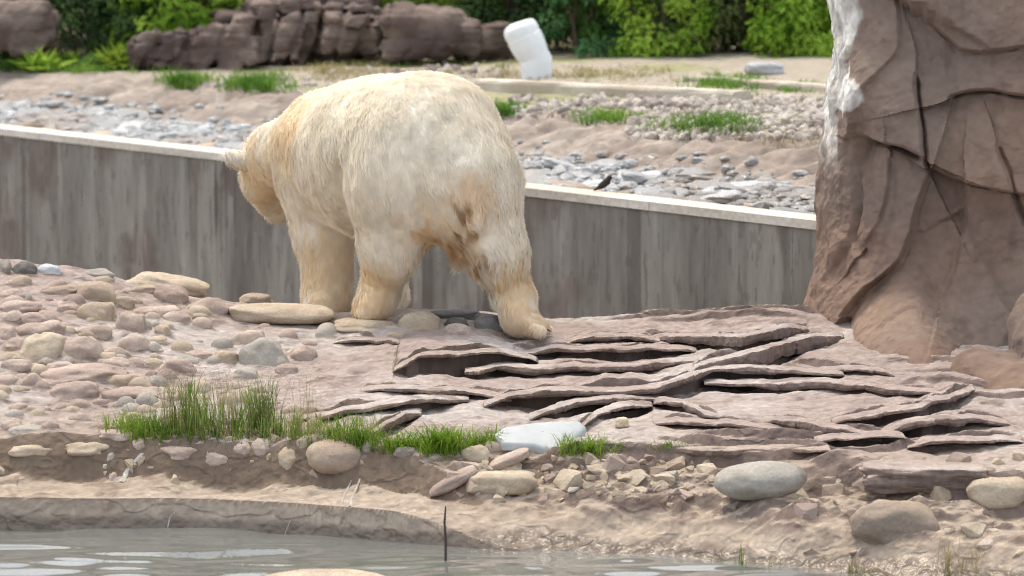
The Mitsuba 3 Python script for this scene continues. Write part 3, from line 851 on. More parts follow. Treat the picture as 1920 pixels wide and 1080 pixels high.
def bear_fur(count=170000):
    r = np.random.default_rng(101)
    m = bear_mesh
    vn = np.array(m.vertex_normals)
    fn_ = np.array(m.face_normals)
    pick = r.choice(len(m.faces), count, p=m.area_faces / m.area_faces.sum())
    u, v = r.random(count), r.random(count)
    sw = u + v > 1
    u[sw], v[sw] = 1 - u[sw], 1 - v[sw]
    w = np.stack([1 - u - v, u, v], 1)
    tri = m.faces[pick]
    P = (m.vertices[tri] * w[..., None]).sum(1)
    N = (vn[tri] * w[..., None]).sum(1)
    N /= np.linalg.norm(N, axis=1, keepdims=True)
    bad = (N * fn_[pick]).sum(1) < 0.6                 # creases of the surface: no hair there
    back = W(835, 288, 19.92) - W(628, 292, 20.85)
    back /= np.linalg.norm(back)
    zrel = P[:, 2]
    flow = np.where(zrel[:, None] > 0.35, back * 0.8 + [0, 0, -0.75], np.array([0, 0, -1.0]) + back * 0.25)
    wob = np.stack([meshkit.fbm(P * 7 + 5 * k, 2, 111 + k) for k in range(3)], -1) - 0.5
    wob2 = np.stack([meshkit.noise(P * 26 + 5 * k, 121 + k) for k in range(3)], -1) - 0.5
    flow = flow + 1.2 * wob + 0.8 * wob2
    flow -= N * (flow * N).sum(1, keepdims=True)
    flow /= np.linalg.norm(flow, axis=1, keepdims=True) + 1e-9
    flow += 0.12 * r.normal(size=flow.shape)
    hair = 0.024 + 0.018 * meshkit.fbm(P * 5, 2, 131)
    groin = np.exp(-(np.linalg.norm(P - W(850, 470, 19.8), axis=1) / 0.22) ** 2)
    hair = hair + 0.05 * groin + 0.02 * np.exp(-(np.linalg.norm(P - W(940, 510, 19.7), axis=1) / 0.12) ** 2)
    face = np.exp(-(np.linalg.norm(P - W(510, 380, 21.38), axis=1) / 0.10) ** 2)
    hair = hair * (1 - 0.72 * face) * np.where(zrel < 0.10, 0.7, 1.0) * r.uniform(0.6, 1.2, count) * np.where(bad, 0.15, 1.0)
    lift = 0.12 + 0.12 * r.random(count)
    side = np.cross(N, flow)
    side /= np.linalg.norm(side, axis=1, keepdims=True) + 1e-9
    wd = (0.0020 + 0.0020 * r.random(count))[:, None]
    hl = hair[:, None]
    a = P - N * 0.002
    mid = P + (flow * 0.55 + N * lift[:, None] * 0.8) * hl
    tip = P + (flow * 1.0 + N * lift[:, None] * 0.75 + np.array([0, 0, -0.18])) * hl
    V = np.stack([a - side * wd, a + side * wd, mid - side * wd * 0.8, mid + side * wd * 0.8, tip], 1)
    f = np.array([[0, 1, 3], [0, 3, 2], [2, 3, 4]])
    F = (np.arange(count)[:, None, None] * 5 + f[None]).reshape(-1, 3)
    nn = N + flow * 0.08 + 0.05 * r.normal(size=N.shape)
    nn /= np.linalg.norm(nn, axis=1, keepdims=True)
    return V.reshape(-1, 3), F, np.repeat(nn, 5, axis=0)


fv, ff, fn = bear_fur()
scene[bear + '__coat'] = {'type': 'ply', 'filename': meshkit.write_ply((fv, ff), False, normals=fn), 'face_normals': False, 'bsdf': {'type': 'ref', 'id': 'mat_fur'}}
labels[bear + '__coat'] = {'kind': 'stuff'}
# nose, eyes, claws
mdir = W(517, 398, 21.44) - W(500, 345, 21.28)
mdir /= np.linalg.norm(mdir)
m, f = stone_mesh(3, (0.030, 0.022, 0.022), rough=0.02)
add(bear + '__nose', (m + W(517, 398, 21.44) + mdir * 0.055, f), 'mat_black', smooth=True)
mlat = np.cross(mdir, [0, 0, 1.0]); mlat /= np.linalg.norm(mlat)
mup = np.cross(mlat, mdir)
for sgn in (-1, 1):
    m, f = stone_mesh(4, (0.012, 0.012, 0.012), rough=0.0)
    add(bear + '__eye', (m + W(500, 345, 21.28) + mlat * 0.058 * sgn + mup * 0.086, f), 'mat_black', smooth=True)


def claws(c, dirv, n=5, spread=0.028):
    dirv = np.array([dirv[0], dirv[1], 0]) / np.linalg.norm(dirv[:2])
    lat = np.array([-dirv[1], dirv[0], 0])
    for k in range(n):
        q = np.array(c) + lat * (k - (n - 1) / 2) * spread + dirv * (0.02 - 0.006 * abs(k - 2))
        m = trimesh.creation.cone(0.007, 0.035, sections=8)
        m.apply_transform(trimesh.geometry.align_vectors([0, 0, 1], dirv * 0.9 + np.array([0, 0, -0.35])))
        m.apply_translation(q)
        add(bear + '__claw', m, 'mat_claw', smooth=40)


fw = (W(628, 292, 20.85) - W(835, 288, 19.92))
for c in ((1010, 616, 19.66), (690, 588, 19.98), (600, 586, 20.80), (702, 588, 21.05)):
    claws(W(*c), fw if c[0] != 1010 else np.array([0.8, 0.5, 0]))

# ------------------------------------------------------------------ the modelled rock tower at the right
def seg_dist(X, Z, pts):
    """Distance to a polyline in the (x, z) plane, the side (+ = left of its direction) and the parameter along it."""
    best, side, par = np.full(X.shape, 1e9), np.zeros(X.shape), np.zeros(X.shape)
    pts = np.asarray(pts, float)
    n = len(pts) - 1
    for i in range(n):
        a, b = pts[i], pts[i + 1]
        ab = b - a
        t = np.clip(((X - a[0]) * ab[0] + (Z - a[1]) * ab[1]) / (ab @ ab), 0, 1)
        d = np.hypot(X - a[0] - t * ab[0], Z - a[1] - t * ab[1])
        s = np.sign(ab[0] * (Z - a[1]) - ab[1] * (X - a[0]))
        m = d < best
        best, side, par = np.where(m, d, best), np.where(m, s, side), np.where(m, (i + t) / n, par)
    return best, side, par


def xz(pts, d=19.9):
    return [tuple(W(x, y, d)[[0, 2]]) for x, y in pts]


# plan of the tower (x, y): from the hidden back, round the left flank, along the front to the right and back
PLAN = np.array([(2.6, 23.4), (1.95, 22.6), (1.62, 21.5), (1.515, 20.75), (1.535, 20.25), (1.66, 20.02), (1.95, 19.93), (2.4, 19.88), (3.0, 19.8), (3.7, 20.1), (4.3, 21.2)])
from scipy.interpolate import CubicSpline
_l = np.concatenate([[0], np.cumsum(np.linalg.norm(np.diff(PLAN, axis=0), axis=1))])
_cs = CubicSpline(_l, PLAN)
_su = np.concatenate([np.arange(0, 2.4, 0.03), np.arange(2.4, 4.75, 0.006), np.arange(4.75, _l[-1], 0.03)])
_zz = np.concatenate([np.arange(-0.75, 1.42, 0.006), np.arange(1.42, 3.6, 0.04)])
SS, ZZ = np.meshgrid(_su, _zz, indexing='ij')
B = _cs(SS)
Tn = _cs(SS, 1)
Tn /= np.linalg.norm(Tn, axis=-1, keepdims=True)
Nn = np.stack([Tn[..., 1], -Tn[..., 0]], -1)           # outward
XX = B[..., 0]
P3 = np.stack([B[..., 0], B[..., 1], ZZ], -1)
front = sstep(0.15, 0.6, -Nn[..., 1])
Dp = 0.06 * (meshkit.fbm(P3 * 1.1 + 3, 3, 201) - 0.5) + 0.05 * (meshkit.fbm(P3 * 4 + 1, 4, 203) - 0.5) + 0.020 * (meshkit.fbm(P3 * 16, 4, 205) - 0.5) + 0.05 * (0.25 - np.abs(meshkit.fbm(P3 * [2.6, 2.6, 1.7] + 7, 3, 209) - 0.5) * 2)
# broad facets
fx = 0.10 * (np.abs(((P3[..., 0] * 1.3 + 0.55 * ZZ + 0.6 * meshkit.fbm(P3 * 0.9, 2, 207)) % 1.0) - 0.5) - 0.25)
Dp = Dp + fx
CR = [  # (points, crack half width m, depth m, step of the left side m, reach m)
    ([(1694, 140), (1705, 190), (1716, 240), (1722, 275), (1733, 312), (1740, 326)], 0.016, 0.07, -0.03, 0.30),
    ([(1582, 266), (1630, 270), (1680, 282), (1722, 300)], 0.020, 0.10, 0.05, 0.25),
    ([(1740, 322), (1725, 370), (1712, 430), (1692, 490), (1640, 540), (1600, 600)], 0.012, 0.035, -0.05, 0.22),
    ([(1740, 322), (1775, 338), (1806, 346), (1850, 356), (1930, 372)], 0.012, 0.04, 0.045, 0.25),
    ([(1776, 186), (1815, 176), (1860, 172), (1900, 180), (1960, 188)], 0.018, 0.06, 0.05, 0.25),
    ([(1806, 346), (1804, 420), (1790, 500), (1768, 560)], 0.014, 0.02, 0.03, 0.20),
    ([(1872, 270), (1890, 320), (1906, 380), (1922, 420)], 0.012, 0.04, -0.02, 0.15),
    ([(1700, 30), (1745, 60), (1790, 95), (1840, 100), (1930, 90)], 0.016, 0.03, 0.03, 0.25),
    ([(1640, -60), (1660, 20), (1650, 90), (1600, 190), (1588, 262)], 0.010, 0.01, -0.02, 0.10),
    ([(1585, 268), (1580, 320), (1590, 400), (1585, 470), (1560, 540), (1545, 600)], 0.014, 0.03, -0.02, 0.12),
    ([(1560, 430), (1552, 500), (1530, 590)], 0.014, 0.05, 0.0, 0.1),
    ([(1620, 470), (1650, 420), (1665, 350), (1655, 300)], 0.016, 0.015, 0.015, 0.15),
]
for pts, wdt, dep, step, reach in CR:
    dd, sd, par = seg_dist(XX + 0.02 * (meshkit.noise(P3 * 6, 211) - 0.5), ZZ + 0.02 * (meshkit.noise(P3 * 6, 213) - 0.5), xz(pts))
    fade = sstep(0, 0.08, par) * sstep(1.0, 0.92, par)
    amt = front * (0.35 + 0.65 * fade)
    wl_ = wdt * (0.35 + 0.7 * meshkit.noise(P3 * 9 + dep, 215))
    Dp = Dp - 1.3 * amt * dep * np.exp(-(dd / wl_) ** 2)
    Dp = Dp + front * step * sd * sstep(0, wdt * 1.2, dd) * np.exp(-(dd / reach) ** 2)
# broken planar faces: each cell of a loose pattern is a plane of its own
rw2 = np.random.default_rng(99)
cells = np.column_stack([rw2.uniform(1.3, 3.6, 22), rw2.uniform(-0.8, 1.9, 22)])
tilts = rw2.normal(0, 0.15, (22, 2))
lev = rw2.normal(0, 0.02, 22)
qx = XX + 0.12 * (meshkit.fbm(P3 * 2.2, 3, 221) - 0.5)
qz = ZZ + 0.12 * (meshkit.fbm(P3 * 2.2, 3, 223) - 0.5)
wsum, fsum = 0, 0
for (a, b), (t0, t1), l0 in zip(cells, tilts, lev):
    wt = np.exp(-(((qx - a) ** 2 + (0.75 * (qz - b)) ** 2) / 0.006)) + 1e-30
    wsum, fsum = wsum + wt, fsum + wt * ((XX - a) * t0 + (ZZ - b) * t1 + l0)
Dp = Dp + front * fsum / wsum
# the foot flares out
flare = np.interp(ZZ, [-0.75, -0.3, -0.16, -0.06, 0.03, 0.14, 0.28, 0.48, 1.2, 3.6], [1.3, 1.25, 1.1, 0.86, 0.56, 0.30, 0.11, 0.0, 0.0, -0.1])
Dp = Dp + flare * sstep(1.60, 2.0, XX) * (1 - 0.6 * sstep(2.02, 2.2, XX + 0.5 * (ZZ + 0.1))) * front
P3[..., :2] += Nn * Dp[..., None]
P3[..., 0] += (-0.035 * np.exp(-((ZZ + 0.05) / 0.22) ** 2) + 0.085 * sstep(0.45, 1.0, ZZ) + 0.03 * np.exp(-((ZZ - 1.3) / 0.15) ** 2) - 0.03 * sstep(1.3, 1.6, ZZ) + 0.02 * (meshkit.fbm(np.stack([ZZ * 6, 0 * ZZ, 0 * ZZ], -1), 3, 7) - 0.5)) * sstep(2.3, 1.6, XX)
tower = 'rock_tower'


def tower_col(p, n, uv):
    f = fbm(p.x * 2.4, p.y * 2.4, p.z * 2.4, 4)
    g = fbm(p.x * 1.1 + 5, p.y * 1.1, p.z * 0.8, 3)
    s = fbm(p.x * 30, p.y * 30, p.z * 30, 3)
    k = mix((0.19, 0.13, 0.102), (0.25, 0.175, 0.132), smoothstep(0.36, 0.64, f))
    k = mix(k, (0.18, 0.142, 0.12), smoothstep(0.46, 0.66, g) * 0.7)
    drip = smoothstep(0.60, 0.74, fbm(p.x * 10, p.y * 10, p.z * 0.9, 3))
    k = mix(k, (0.10, 0.068, 0.06), drip * 0.45)
    # paler skin on the upper part of the narrow left flank
    flank_pale = smoothstep(0.03, 0.0, p.x - 1.57 - 0.10 * smoothstep(0.98, 1.06, p.z) + 0.16 * (f - 0.5) + 0.10 * (fbm(p.x * 14, p.y * 14, p.z * 5, 3) - 0.5)) * smoothstep(0.75, 1.05, p.z + 0.5 * (g - 0.5))
    k = mix(k, mix((0.40, 0.385, 0.355), (0.66, 0.65, 0.61), smoothstep(0.35, 0.6, fbm(p.x * 12, p.y * 12, p.z * 5, 3))), flank_pale)
    return k * (0.80 + 0.40 * s)


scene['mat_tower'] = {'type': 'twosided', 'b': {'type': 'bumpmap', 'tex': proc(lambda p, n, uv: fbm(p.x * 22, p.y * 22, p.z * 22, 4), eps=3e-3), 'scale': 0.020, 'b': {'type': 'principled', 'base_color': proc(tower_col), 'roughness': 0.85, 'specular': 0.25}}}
tv, tf = grid_mesh(P3)
nz = P3.shape[1]
top = np.vstack([P3[:, -1], P3[:, -1].mean(0)[None]])
nt = len(P3)
cap = np.array([[i, i + 1, nt] for i in range(nt - 1)] + [[nt - 1, 0, nt]])
tv, tf = np.vstack([tv, top]), np.vstack([tf, cap + len(tv)])
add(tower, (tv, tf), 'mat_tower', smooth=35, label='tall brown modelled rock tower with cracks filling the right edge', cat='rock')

outcrop('boulder', [((2.48, 18.72, -0.42), (0.46, 0.36, 0.42), 0.22, 0.35), ((2.78, 18.85, -0.2), (0.46, 0.36, 0.48), 0.2, 0.2)], 0.016, 51, 'mat_tower',
        'smooth brown boulder leaning at the foot of the rock tower, bottom right', 0.03, 0.0)

# ------------------------------------------------------------------ cobbles set in the bank, each as seen: centre, width, height, kind, turn
COB = [
    (46, 506, 50, 28, 'd'), (90, 508, 46, 22, 'p'), (178, 512, 72, 18, 'g'), (8, 500, 24, 26, 'g'), (314, 532, 152, 34, 't', 0.18), (270, 543, 50, 16, 't'), (318, 553, 64, 34, 't'),
    (178, 549, 76, 44, 't'), (108, 543, 82, 20, 't'), (390, 575, 82, 34, 'm'), (478, 562, 66, 24, 't'), (228, 567, 48, 21, 't'), (288, 584, 104, 24, 'm'),
    (181, 588, 72, 36, 't'), (126, 580, 48, 20, 'm'), (244, 608, 58, 46, 't'), (304, 621, 34, 24, 't'), (333, 597, 60, 24, 'm'), (174, 623, 64, 28, 't'), (74, 619, 90, 32, 'm', -0.2), (78, 652, 86, 50, 't', -0.15),
    (146, 656, 92, 46, 't'), (248, 645, 56, 34, 'm'), (12, 627, 32, 32, 'm'), (465, 638, 68, 32, 't'), (489, 667, 86, 56, 'g', -0.35), (422, 671, 56, 30, 't'), (537, 693, 46, 24, 't'),
    (567, 664, 48, 28, 'm'), (370, 664, 58, 16, 'm'), (156, 700, 166, 36, 't', -0.06), (141, 734, 92, 38, 'm'), (230, 716, 76, 28, 't'), (241, 742, 104, 30, 't'), (30, 686, 60, 24, 'm'),
    (60, 716, 46, 28, 'm'), (333, 686, 68, 28, 'm'), (460, 701, 54, 24, 'g'), (40, 575, 80, 24, 'm'), (20, 555, 50, 20, 't'), (70, 598, 60, 22, 'm'), (215, 680, 60, 18, 'm'), (110, 688, 50, 18, 'm'),
    (787, 607, 80, 40, 't'), (856, 607, 46, 20, 'd'), (922, 608, 68, 32, 'd'), (678, 610, 116, 24, 't'), (856, 620, 54, 22, 'm'), (850, 590, 116, 22, 'd'), (670, 632, 80, 14, 'm'), (742, 630, 34, 14, 't'), (720, 600, 30, 18, 't'),
    (543, 858, 54, 40, 't'), (490, 838, 40, 30, 'm'), (455, 840, 36, 26, 't'), (578, 826, 44, 22, 't'), (762, 846, 42, 16, 'g'), (50, 806, 72, 20, 'g'), (62, 842, 92, 22, 't'), (170, 836, 102, 24, 't'), (216, 814, 60, 16, 't'),
    (20, 800, 40, 20, 'm'), (116, 862, 30, 20, 't'), (208, 856, 24, 18, 'g'), (690, 838, 24, 16, 'g'), (890, 850, 56, 30, 't'), (930, 840, 50, 22, 'm'),
    (410, 858, 70, 26, 'm'), (340, 846, 90, 24, 'm'),
]
BK = {'t': 'mat_cobble_tan', 'm': 'mat_cobble_mauve', 'g': 'mat_cobble_grey', 'd': 'mat_cobble_dark', 'p': 'mat_slate_pale'}
rc = np.random.default_rng(31)


def set_stone(key, x, y, w, h, mat, turn=0.0, seed=0, square=0.0, sub=2, rough=0.12, bury=0.5, label=None, cat=None, group=None, smooth=True, depth=None, chip=False):
    p = hit(x, y + 0.38 * h)
    mpp = p[1] / FPX
    a = 0.5 * w * mpp
    dep = depth if depth else min(max(0.75 * a, 0.5 * h * mpp * 1.6), 0.16)
    # seen at a shallow angle of about seven degrees: the height shown is the stone's own height plus a little of its top
    hz = max((h * mpp - 2 * dep * 0.11) / (2 - bury), 0.4 * h * mpp)
    v, f = chip_mesh(seed, (a, dep, hz), 0.0, turn) if chip else stone_mesh(seed, (a, dep, hz), 0.0, turn, 0.0, rough, square, sub)
    zc = p[2] + hz * (1 - bury)
    if bury > 0.6 and key.endswith('cobble'):
        MOUNDS.append((p[0], p[1] + dep * 0.55, a * 1.15, dep * 1.2, 0.34 * hz))
    return add(key, (v + [p[0], p[1] + dep * 0.55, zc + dep * 0.05], f), mat, smooth=smooth, label=label, cat=cat, group=group)


for i, e in enumerate(COB):
    x, y, w, h, k = e[:5]
    set_stone('rock_bank__cobble', x, y, w * 0.98, h * 1.0, BK[k if k != 't' or i % 3 else 'm'], e[5] if len(e) > 5 else rc.normal(0, 0.06), 400 + i, sub=3, rough=0.24, square=rc.uniform(0, 0.3), bury=0.95)
# smaller cobbles between them and angular rubble at the tan edge
for i in range(260):
    x, y = rc.uniform(-20, 620), rc.uniform(520, 800)
    if rc.random() > 0.35 + 0.65 * (x < 380) or (y < 590 and x > 380) or (y < 545 and x > 200):
        continue
    w = rc.uniform(14, 52)
    set_stone('rock_bank__cobble', x, y, w, w * rc.uniform(0.35, 0.6), BK[rc.choice(list('ttmmmg'))], rc.normal(0, 0.1), 600 + i, bury=1.0, rough=0.2)
for i in range(210):
    x, y = rc.uniform(850, 1340), rc.normal(892, 20)
    w = rc.uniform(9, 30) if rc.random() < 0.85 else rc.uniform(30, 62)
    set_stone('rock_bank__rubble', x, y, w, w * rc.uniform(0.35, 0.7), BK[rc.choice(list('ttttmmg'))], rc.normal(0, 0.3), 800 + i, smooth=False, bury=0.8, chip=True)
for i in range(34):
    x, y = rc.uniform(1480, 1920), rc.uniform(850, 1040)
    w = rc.uniform(16, 60)
    set_stone('rock_bank__rubble', x, y, w, w * rc.uniform(0.35, 0.6), BK[rc.choice(list('tttm'))], rc.normal(0, 0.15), 950 + i, smooth=False, bury=1.0, chip=True)
for i in range(70):
    x, y = rc.uniform(0, 700), rc.uniform(820, 900)
    w = rc.uniform(10, 36)
    set_stone('rock_bank__rubble', x, y, w, w * rc.uniform(0.4, 0.8), BK[rc.choice(list('ttmm'))], rc.normal(0, 0.2), 1100 + i, smooth=False, bury=0.9, chip=True)

# stones one could lift
set_stone('flat_stone', 524, 590, 200, 42, 'mat_cobble_tan', 0.02, 71, 0.35, 3, 0.10, 0.35, 'broad flat tan stone in front of the bear\'s fore paw', 'stone', depth=0.16)
set_stone('boulder', 630, 860, 118, 64, 'mat_cobble_tan', 0.03, 72, 0.1, 3, 0.10, 0.3, 'round tan boulder just below the middle of the green grass', 'rock')
set_stone('boulder', 1427, 906, 172, 76, 'mat_boulder_grey', -0.05, 73, 0.05, 3, 0.12, 0.3, 'smooth oval grey boulder lying on the tan rubble at right', 'rock')
set_stone('boulder', 1680, 972, 150, 60, 'mat_stained', 0.05, 74, 0.3, 3, 0.25, 0.95, 'dark stained grey boulder half sunk in tan bank at bottom right', 'rock')
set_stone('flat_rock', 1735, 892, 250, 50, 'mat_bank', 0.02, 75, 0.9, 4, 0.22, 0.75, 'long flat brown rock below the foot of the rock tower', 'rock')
set_stone('flat_rock', 1872, 925, 110, 56, 'mat_cobble_tan', -0.08, 76, 0.6, 3, 0.16, 0.5, 'wedge of tan rock at the right edge beside the long flat rock', 'rock')
set_stone('driftwood_stone', 850, 905, 96, 30, 'mat_cobble_mauve', -0.5, 78, 0.3, 3, 0.12, 0.2, 'slanting long brown stone left of the rubble below the grass', 'stone')
set_stone('driftwood_stone', 950, 866, 90, 28, 'mat_cobble_mauve', -0.4, 79, 0.3, 3, 0.12, 0.2, 'slanting long brown stone directly below the white slab', 'stone')
set_stone('flat_stone', 945, 908, 124, 46, 'mat_cobble_tan', -0.04, 80, 0.6, 3, 0.15, 0.25, 'flat tan stone with a dark hollow under it below the white slab', 'stone')
p = hit(612, 1078)
v, f = stone_mesh(81, (0.30, 0.16, 0.10), 0.05, 0.02, 0, 0.10, 0.1, 3)
w0 = EYE + ray(610, 1092) * ((-0.60 - CAM_H) / ray(610, 1092)[2])
add('boulder', (v + w0 + [0, 0.02, -0.055], f), 'mat_cobble_tan', smooth=True, label='pale tan boulder rising from the water at the bottom edge', cat='rock')

# the bank itself, washed up round the set stones
BZ = bank_full(GX, GY)
for x, y, ra, rb, hh in MOUNDS:
    i0, i1 = np.searchsorted(gx, [x - 2.2 * ra, x + 2.2 * ra])
    j0, j1 = np.searchsorted(gy, [y - 2.2 * rb, y + 2.2 * rb])
    sx, sy = GX[j0:j1, i0:i1] - x, GY[j0:j1, i0:i1] - y
    w = np.exp(-((sx / ra) ** 2 + (sy / rb) ** 2) ** 2 * 0.7)
    BZ[j0:j1, i0:i1] = np.maximum(BZ[j0:j1, i0:i1], bank_full(np.array(x), np.array(y)) + hh * w * 0.9 + (BZ[j0:j1, i0:i1] - bank_full(np.array(x), np.array(y))) * 0.6) * w + BZ[j0:j1, i0:i1] * (1 - w)
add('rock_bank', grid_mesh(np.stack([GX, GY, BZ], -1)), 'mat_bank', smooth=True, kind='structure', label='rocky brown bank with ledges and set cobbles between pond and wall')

# pale flat slab at the end of the grass
poly = [(926, 812), (945, 800), (990, 794), (1040, 790), (1088, 789), (1100, 799), (1080, 818), (1058, 838), (1030, 842), (1000, 832), (940, 830)]
pc = hit(1012, 832)
top = []
for x, y in poly:
    r = ray(x, y)                                 # on a plane through the slab's foot that rises away from the water
    nrm = np.array([0.05, -0.42, 1.0])
    t = ((pc + [0, 0, 0.03] - EYE) @ nrm) / (r @ nrm)
    top.append(EYE + r * t)
top = np.array(top)
cen = top.mean(0)
rings = [cen + (top - cen) * k + [0, 0, dz] for k, dz in ((0.02, 0.006), (0.5, 0.006), (0.86, 0.004), (0.97, -0.002), (1.0, -0.014), (0.98, -0.034), (0.5, -0.05))]
rings = [np.vstack([r, r[:1]]) for r in rings]
R = np.array(rings)
R[..., 2] += 0.018 * (meshkit.fbm(R * 9, 3, 85) - 0.5)
R[:, -1] = R[:, 0]
add('white_slab', grid_mesh(R), 'mat_white_slab', smooth=50, label='flat pale bluish white slab lying at the right end of the grass', cat='slab')
set_stone('pebble', 1166, 794, 26, 22, 'mat_wood_pale', 0, 86, 0.3, 3, 0.15, 0.2, 'small cream coloured stone on the ledge right of the white slab', 'stone')

# water running over the edge of the bank into the pond
def trickle(pts, w0, w1, seed, lift=0.0035):
    L = np.array([hit(x, y) for x, y in pts])
    ln = np.concatenate([[0], np.cumsum(np.linalg.norm(np.diff(L, axis=0), axis=1))])
    n = max(int(ln[-1] / 0.008), 6)
    u = np.linspace(0, ln[-1], n)
    c = np.stack([np.interp(u, ln, L[:, k]) for k in range(3)], 1)
    rows = []
    for k in range(n):
        w = (w0 + (w1 - w0) * k / (n - 1)) * (0.6 + 0.8 * float(meshkit.noise(np.array([u[k] * 30, seed, 0]), seed)))
        row = []
        for j in range(7):
            q = c[k].copy()
            a = (j - 3) / 3
            q[0] += a * w
            q[2] = max(q[2], float(bank_full(q[0], q[1]))) + lift * (1.2 - a * a) * (0.5 + float(meshkit.noise(np.array([q[0] * 60, q[1] * 40, seed]), 3)))
            row.append(q)
        rows.append(row)
    return grid_mesh(np.array(rows))


for i, (pts, w0, w1) in enumerate([
        ([(266, 852), (250, 872), (236, 890), (226, 905)], 0.008, 0.016), ([(658, 904), (648, 924), (642, 944)], 0.004, 0.004), ([(674, 902), (662, 930), (656, 950)], 0.005, 0.006),
        ([(328, 978), (318, 992), (312, 1004)], 0.003, 0.003), ([(546, 976), (536, 1000), (528, 1018)], 0.004, 0.005)]):
    add(f'trickle', trickle(pts, w0, w1, 900 + i), 'mat_foam', smooth=True, kind='structure')
for i, (x, y, n, wd, hg) in enumerate([(1620, 1000, 3, 40, 60)]):
    pass

# ------------------------------------------------------------------ plants
def leafmat(name, a, b, trans=0.5, rough=0.5, scale=3.0):
    def f(p, n, uv):
        return mix(a, b, smoothstep(0.3, 0.7, fbm(p.x * scale, p.y * scale, p.z * scale, 2))) * (0.7 + 0.6 * noise(p.x * 45, p.y * 45, p.z * 45))
    scene[name] = {'type': 'principledthin', 'base_color': proc(f), 'roughness': rough, 'diff_trans': 2 * trans, 'spec_tint': 0.0}


leafmat('leaf_dark', (0.043, 0.083, 0.032), (0.085, 0.143, 0.054), 0.25)
leafmat('leaf_mid', (0.118, 0.254, 0.064), (0.220, 0.374, 0.094), 0.4)
leafmat('leaf_blue', (0.094, 0.224, 0.100), (0.169, 0.329, 0.129), 0.35)
leafmat('leaf_bright', (0.220, 0.389, 0.051), (0.372, 0.538, 0.086), 0.5)
leafmat('leaf_lime', (0.17, 0.30, 0.03), (0.27, 0.38, 0.06), 0.5)
leafmat('leaf_olive', (0.111, 0.143, 0.054), (0.203, 0.224, 0.086), 0.3)
leafmat('grass_green', (0.135, 0.243, 0.030), (0.255, 0.358, 0.054), 0.45, 0.5, 6)
leafmat('grass_dark', (0.105, 0.192, 0.036), (0.225, 0.307, 0.072), 0.4, 0.5, 6)
leafmat('grass_lime', (0.14, 0.26, 0.025), (0.22, 0.34, 0.045), 0.5, 0.5, 6)
leafmat('grass_far', (0.10, 0.22, 0.035), (0.19, 0.32, 0.06), 0.5, 0.5, 6)
leafmat('grass_dry', (0.30, 0.27, 0.13), (0.42, 0.36, 0.20), 0.3, 0.7, 6)


def leaves(P, dirs, nrm, length, width, rr):
    """Folded leaf blades: base P, pointing along dirs, facing nrm."""
    n = len(P)
    side = np.cross(dirs, nrm)
    side /= np.linalg.norm(side, axis=1, keepdims=True) + 1e-9
    up = np.cross(side, dirs)
    L, Wd = length[:, None], width[:, None]
    mid = P + dirs * L * 0.45
    tip = P + dirs * L + up * L * -0.12
    V = np.stack([P, mid - side * Wd + up * Wd * 0.35, tip, mid + side * Wd + up * Wd * 0.35], 1)
    f = np.array([[0, 2, 1], [0, 3, 2]])
    return V.reshape(-1, 3), (np.arange(n)[:, None, None] * 4 + f[None]).reshape(-1, 3)


def tube(pts, radii, n=7):
    pts = np.array(pts, float)
    rows = []
    for k in range(len(pts)):
        t = pts[min(k + 1, len(pts) - 1)] - pts[max(k - 1, 0)]
        t /= np.linalg.norm(t)
        u = np.cross(t, [0.3, 0.9, 0.2]); u /= np.linalg.norm(u)
        v = np.cross(t, u)
        a = np.linspace(0, 2 * np.pi, n + 1)
        rows.append(pts[k] + radii[k] * (np.cos(a)[:, None] * u + np.sin(a)[:, None] * v))
    return grid_mesh(np.array(rows))


def join(ms):
    vs, fs, o = [], [], 0
    for v, f in ms:
        vs.append(v); fs.append(np.asarray(f) + o); o += len(v)
    return np.vstack(vs), np.vstack(fs)


